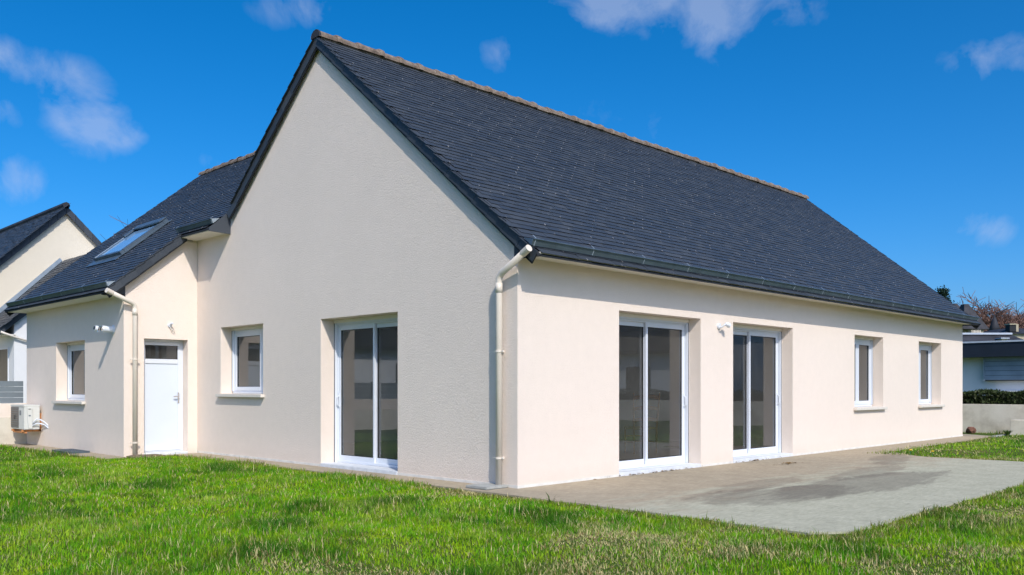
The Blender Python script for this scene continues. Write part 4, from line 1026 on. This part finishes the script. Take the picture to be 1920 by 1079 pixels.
# castle
r = empty('castle', at(1830, CY, 114) - Vector((0, 0, CAM.z))); tag(r, 'old stone castle with steep slate pavilion roofs and finials', 'castle')
Dc = 110
mb = MB(); fb(mb, xa(1790, Dc), xa(1847, Dc), Dc+.3, Dc+5, -.2, za(618, Dc)); mb.build('wall', M_STONE, r)
mb = MB(); pyr(mb, Dc, 1808, 1856, 618, 1821, 1829, 568, 4.2, 1.7); mb.build('pavilion_roof', M_OLDSLATE, r)
mb = MB(); pyr(mb, Dc+5, 1782, 1830, 610, 1799, 1807, 567, 4.2, 1.7); mb.build('pavilion_roof', M_OLDSLATE, r)
mb = MB(); pyr(mb, Dc-1.5, 1800, 1836, 617, 1807, 1829, 607, 1.4, .2); mb.build('lean_roof', M_OLDSLATE, r)
for px, D_, y0_, y1_ in ((1821.5, Dc+1.9, 568.5, 558), (1826.5, Dc+1.9, 568.5, 556), (1800, Dc+7, 568, 563), (1806, Dc+7, 568, 563.5)):
    mb = MB(); b = CAM+RT*xa(px, D_)+FW*D_; mb.tube([(b.x, b.y, za(y0_, D_)-.1), (b.x, b.y, za((y0_+y1_)/2, D_)), (b.x, b.y, za(y1_, D_))], [.06, .03, .012], 6); mb.build('finial', M_ZINC, r)
mb = MB(); fb(mb, xa(1832, Dc), xa(1837.5, Dc), Dc+2, Dc+3, za(612, Dc), za(580, Dc)); fb(mb, xa(1831, Dc), xa(1838.5, Dc), Dc+1.9, Dc+3.1, za(580, Dc), za(578, Dc)); mb.build('chimney', M_STONE, r)
for k in range(9):
    px = 1816.5+k*2.7; mb = MB(); fb(mb, xa(px, Dc), xa(px+1.5, Dc), Dc+.1, Dc+.38, za(625, Dc), za(618.5, Dc)); mb.build('corbel', M_SILL, r)
mb = MB(); b = CAM+RT*xa(1864.5, Dc-4)+FW*(Dc-4)
mb.tube([(b.x, b.y, -.2), (b.x, b.y, za(624, Dc-4))], .62, 20); mb.build('turret_wall', M_STONE, r)
mb = MB(); mb.tube([(b.x, b.y, za(625, Dc-4)), (b.x, b.y, za(606, Dc-4)), (b.x, b.y, za(590, Dc-4))], [.74, .37, .02], 24); mb.build('turret_roof', M_OLDSLATE, r, smooth=True)
r = empty('chimney_house', at(1912, CY, 90) - Vector((0, 0, CAM.z))); tag(r, 'house with dark brick chimney stack and tan gable beyond flat roof', 'house')
Dh = 88
mb = MB(); fb(mb, xa(1890, Dh), xa(1960, Dh), Dh, Dh+7, -.2, za(625, Dh)); mb.build('wall', M_STONE, r)
mb = MB(); pyr(mb, Dh-.3, 1886, 1970, 626, 1912, 1950, 613, 8, 2.5); mb.build('roof', M_OLDSLATE, r)
mb = MB(); fb(mb, xa(1895.5, Dh), xa(1907, Dh), Dh+.2, Dh+1, za(622, Dh), za(609, Dh)); mb.build('chimney', M_NAVYD, r)
mb = MB(); fb(mb, xa(1894.5, Dh), xa(1907.2, Dh), Dh+.1, Dh+1.1, za(609, Dh)+.002, za(607, Dh)); fb(mb, xa(1907.5, Dh), xa(1912, Dh), Dh+.2, Dh+1, za(622, Dh), za(608, Dh)); mb.build('chimney_cap', M_STONE, r)

# ------------------------------------------------------------------ grass
def fbm(x, y, seed, scale):
    rg = np.random.default_rng(seed); v = np.zeros_like(x); amp = 1
    for o_ in range(4):
        for _ in range(3):
            a = rg.uniform(0, 6.283); k = scale*(2**o_)*rg.uniform(.7, 1.3); ph = rg.uniform(0, 6.283)
            v += amp*np.sin((x*math.cos(a)+y*math.sin(a))*k+ph + 1.3*np.sin((x*math.sin(a*1.7)-y*math.cos(a*2.1))*k*.6+ph*2))
        amp *= .55
    return v/4.2
def grass(N, dmin, dmax, hmul, wmul, segs, seed, pw):
    rg = np.random.default_rng(seed)
    t = rg.random(N*2); D = (dmin**pw + t*(dmax**pw-dmin**pw))**(1/pw)
    half = .585*D*1.08 + 2.2; s = rg.uniform(-1, 1, N*2)*half
    x = CAM.x + FW.x*D + RT.x*s; y = CAM.y + FW.y*D + RT.y*s
    edge = .03*fbm(x, y, 77, 5.0)
    keep = ~in_hard(x, y, -.02+1.6*edge) & (y < YE-.02) & (x < XR-.03) & ~((x > 17.73) & (x < 18.17) & (y > -1.37) & (y < -.61))
    x, y, D = x[keep][:N], y[keep][:N], D[keep][:N]; n = len(x)
    z = lawn_z(x, y)-.006
    clump = fbm(x, y, 3, 2.6); fine_ = fbm(x, y, 8, 9.0); dry = fbm(x, y, 15, 1.25) + .55*fbm(x, y, 21, 4.2)
    # drier, paler turf spreads from the patio edge towards the right foreground
    along = (x*RT.x+y*RT.y) - (CAM.x*RT.x+CAM.y*RT.y)
    dry = dry + np.clip((along+.2)*.15, -.35, .24)
    dryf = np.clip((dry-.34)*1.8, 0, 1)
    hh = (.034+.046*rg.random(n)**1.5)*(1+.45*np.clip(clump, -.8, 1.2)+.25*fine_)*hmul
    tall = rg.random(n) < .018; hh = np.where(tall, hh*1.9, hh); hh *= (1-.45*dryf)
    hh = np.clip(hh*.9, .012, .14)
    w = rg.uniform(.0022, .0045, n)*wmul
    az = rg.uniform(0, 6.283, n); ln = rg.uniform(.1, .95, n)**1.2*(1+.5*dryf); cx, cy_ = np.cos(az), np.sin(az)
    taz = az + rg.uniform(.9, 2.2, n); tx, ty = np.cos(taz), np.sin(taz)
    g1 = np.array([.19, .50, .010]); g2 = np.array([.070, .28, .010]); g3 = np.array([.47, .60, .015]); st_ = np.array([.80, .69, .33]); br_ = np.array([.40, .28, .11])
    a = np.clip(.42+.75*clump+rg.normal(0, .2, n), 0, 1)[:, None]; col = g1*(1-a)+g2*a
    b = np.clip(.30-.6*fine_-.35*clump+rg.normal(0, .32, n), 0, 1)[:, None]; col = col*(1-b*.85)+g3*b*.85
    pale = np.clip((fbm(x, y, 41, 2.0)*.8+.5*fbm(x, y, 43, 5.5)-.05)*1.3, 0, 1)[:, None]*rg.uniform(.2, 1, (n, 1))
    col = col*(1-.6*pale) + np.array([.60, .66, .11])*.6*pale
    dk = np.clip((fbm(x, y, 51, 2.4)+.6*fbm(x, y, 53, 6.5)-.08)*1.7, 0, 1)[:, None]; col = (col*(1-.7*dk) + np.array([.022, .125, .012])*.7*dk)
    hh = hh*(1+.5*dk[:, 0])
    # thin, browned turf along the paving edges
    e1 = (in_hard(x, y, .30) & (rg.random(n) < .55)) | (in_hard(x, y, .12) & (rg.random(n) < .4)); col = np.where(e1[:, None], col*.45+np.array([.22, .16, .05])*.55, col)
    isdry = rg.random(n) < (.12+.62*dryf); sc = np.where((rg.random(n) < .3)[:, None], br_, st_)
    col = np.where(isdry[:, None], sc*rg.uniform(.65, 1.15, (n, 1)), col*rg.uniform(.75, 1.25, (n, 1)))
    rows = []
    for k in range(segs+1):
        f_ = k/segs; bend_ = ln*hh*(f_**2); ht = hh*f_*(1-.28*ln*f_)
        px_ = x+cx*bend_; py_ = y+cy_*bend_; pz_ = z+ht; ww = w*(1-f_**1.7)
        if k < segs: rows += [np.stack([px_-tx*ww, py_-ty*ww, pz_], 1), np.stack([px_+tx*ww, py_+ty*ww, pz_], 1)]
        else: rows.append(np.stack([px_, py_, pz_], 1))
    nv = 2*segs+1; V_ = np.stack(rows, 1).reshape(-1, 3)
    tri = []
    for k in range(segs):
        i = 2*k
        if k < segs-1: tri += [(i, i+1, i+3), (i, i+3, i+2)]
        else: tri += [(i, i+1, i+2)]
    F_ = (np.array(tri)[None]+(np.arange(n)*nv)[:, None, None]).reshape(-1, 3)
    C_ = np.repeat(np.concatenate([col, np.ones((n, 1))], 1), nv, axis=0)
    return V_, F_, C_
parts = [grass(230000, 3.4, 8.2, 1.0, 1.0, 3, 31, 1.6), grass(205000, 8.0, 15.5, 1.0, 1.5, 2, 32, 1.5), grass(105000, 15.3, 34, 1.05, 2.6, 1, 33, 1.4)]
off = 0; Vs = []; Fs = []; Cs = []
for v, f, c in parts: Vs.append(v); Fs.append(f+off); Cs.append(c); off += len(v)
gr = npmesh('grass', np.concatenate(Vs), np.concatenate(Fs), M_GRASS, np.concatenate(Cs))
tag(gr, 'short green lawn grass with dry straw patches', 'grass', kind='stuff')

# small plants and litter
def tuft(name, c, n, h, sp, cols, label, cat, seed):
    rg = np.random.default_rng(seed); vs = []; fs = []; cc = []
    for i in range(n):
        a = rg.uniform(0, 6.283); l_ = rg.uniform(.3, 1)*sp; hh = h*rg.uniform(.6, 1.1); w = rg.uniform(.004, .008)*(h/.15)**.5
        d = np.array([math.cos(a), math.sin(a), 0]); t = np.array([-d[1], d[0], 0]); b = len(vs); p0 = d*rg.uniform(0, .04)
        for f_, ww in ((0, w), (.5, w*1.2)): q_ = p0 + d*l_*f_**2 + np.array([0, 0, hh*f_*(1-.2*f_)]); vs += [q_-t*ww, q_+t*ww]
        vs.append(p0 + d*l_ + np.array([0, 0, hh*.8])); fs += [(b, b+1, b+3), (b, b+3, b+2), (b+2, b+3, b+4)]
        cl = cols[rg.integers(len(cols))]; cc += [(*cl, 1)]*5
    o = npmesh(name, np.array(vs), np.array(fs), M_GRASS, np.array(cc)); o.location = c; return tag(o, label, cat)
tuft('weed_tuft', (17.2, -.72, -.01), 110, .20, .17, [(.05, .11, .02), (.10, .16, .03)], 'leafy green weed growing by the pale kerb below beige wall', 'weed', 3)
tuft('grass_tuft', (-.66, -1.15, -.01), 6, .14, .13, [(.06, .12, .02), (.14, .16, .05)], 'long dark grass tuft leaning over the patio edge', 'grass tuft', 5)
for i, (x, y) in enumerate(((8.9, -1.35), (8.85, -1.75))):
    r = empty('dandelion', (x, y, 0)); tag(r, ('yellow dandelion at lawn tip, the one closer to the house wall', 'yellow dandelion at lawn tip, the one farther from the house wall')[i], 'flower', 'dandelions at the lawn tip')
    mb = MB(); mb.tube([(x, y, -.02), (x+.01, y, .07)], .004, 5); mb.build('stem', M_GREENP, r)
    mb = MB(); mb.tube([(x+.01, y, .068), (x+.01, y, .08), (x+.01, y, .092)], [.012, .026, .02], 10); mb.build('flower_head', M_YEL, r)
M_DEAD = simple('dead_leaf', (.17, .10, .03), .9, var=.35, scale=40)
def litter(c, n, sx, sy, label, seed):
    rg = random.Random(seed); mb = MB()
    for i in range(n):
        x, y = c[0]+rg.gauss(0, sx), c[1]+rg.gauss(0, sy); a = rg.uniform(0, 6.28); s = rg.uniform(.015, .04); z = rg.uniform(.004, .018)
        d = Vector((math.cos(a), math.sin(a), 0)); t = Vector((-d.y, d.x, 0)); o = Vector((x, y, z))
        mb.quad(o-d*s, o+t*s*.4+Vector((0, 0, rg.uniform(0, .012))), o+d*s, o-t*s*.4)
    return tag(mb.build('dead_leaves', M_DEAD), label, 'dead leaves', kind='stuff')
litter((5.45, -.72), 45, .16, .05, 'brown dead leaves on concrete in front of second patio door', 1)
litter((2.85, -.045), 50, .50, .012, 'brown dead leaves along sill of first patio door', 2)
litter((5.75, -.04), 26, .40, .012, 'brown dead leaves along sill of second patio door', 3)
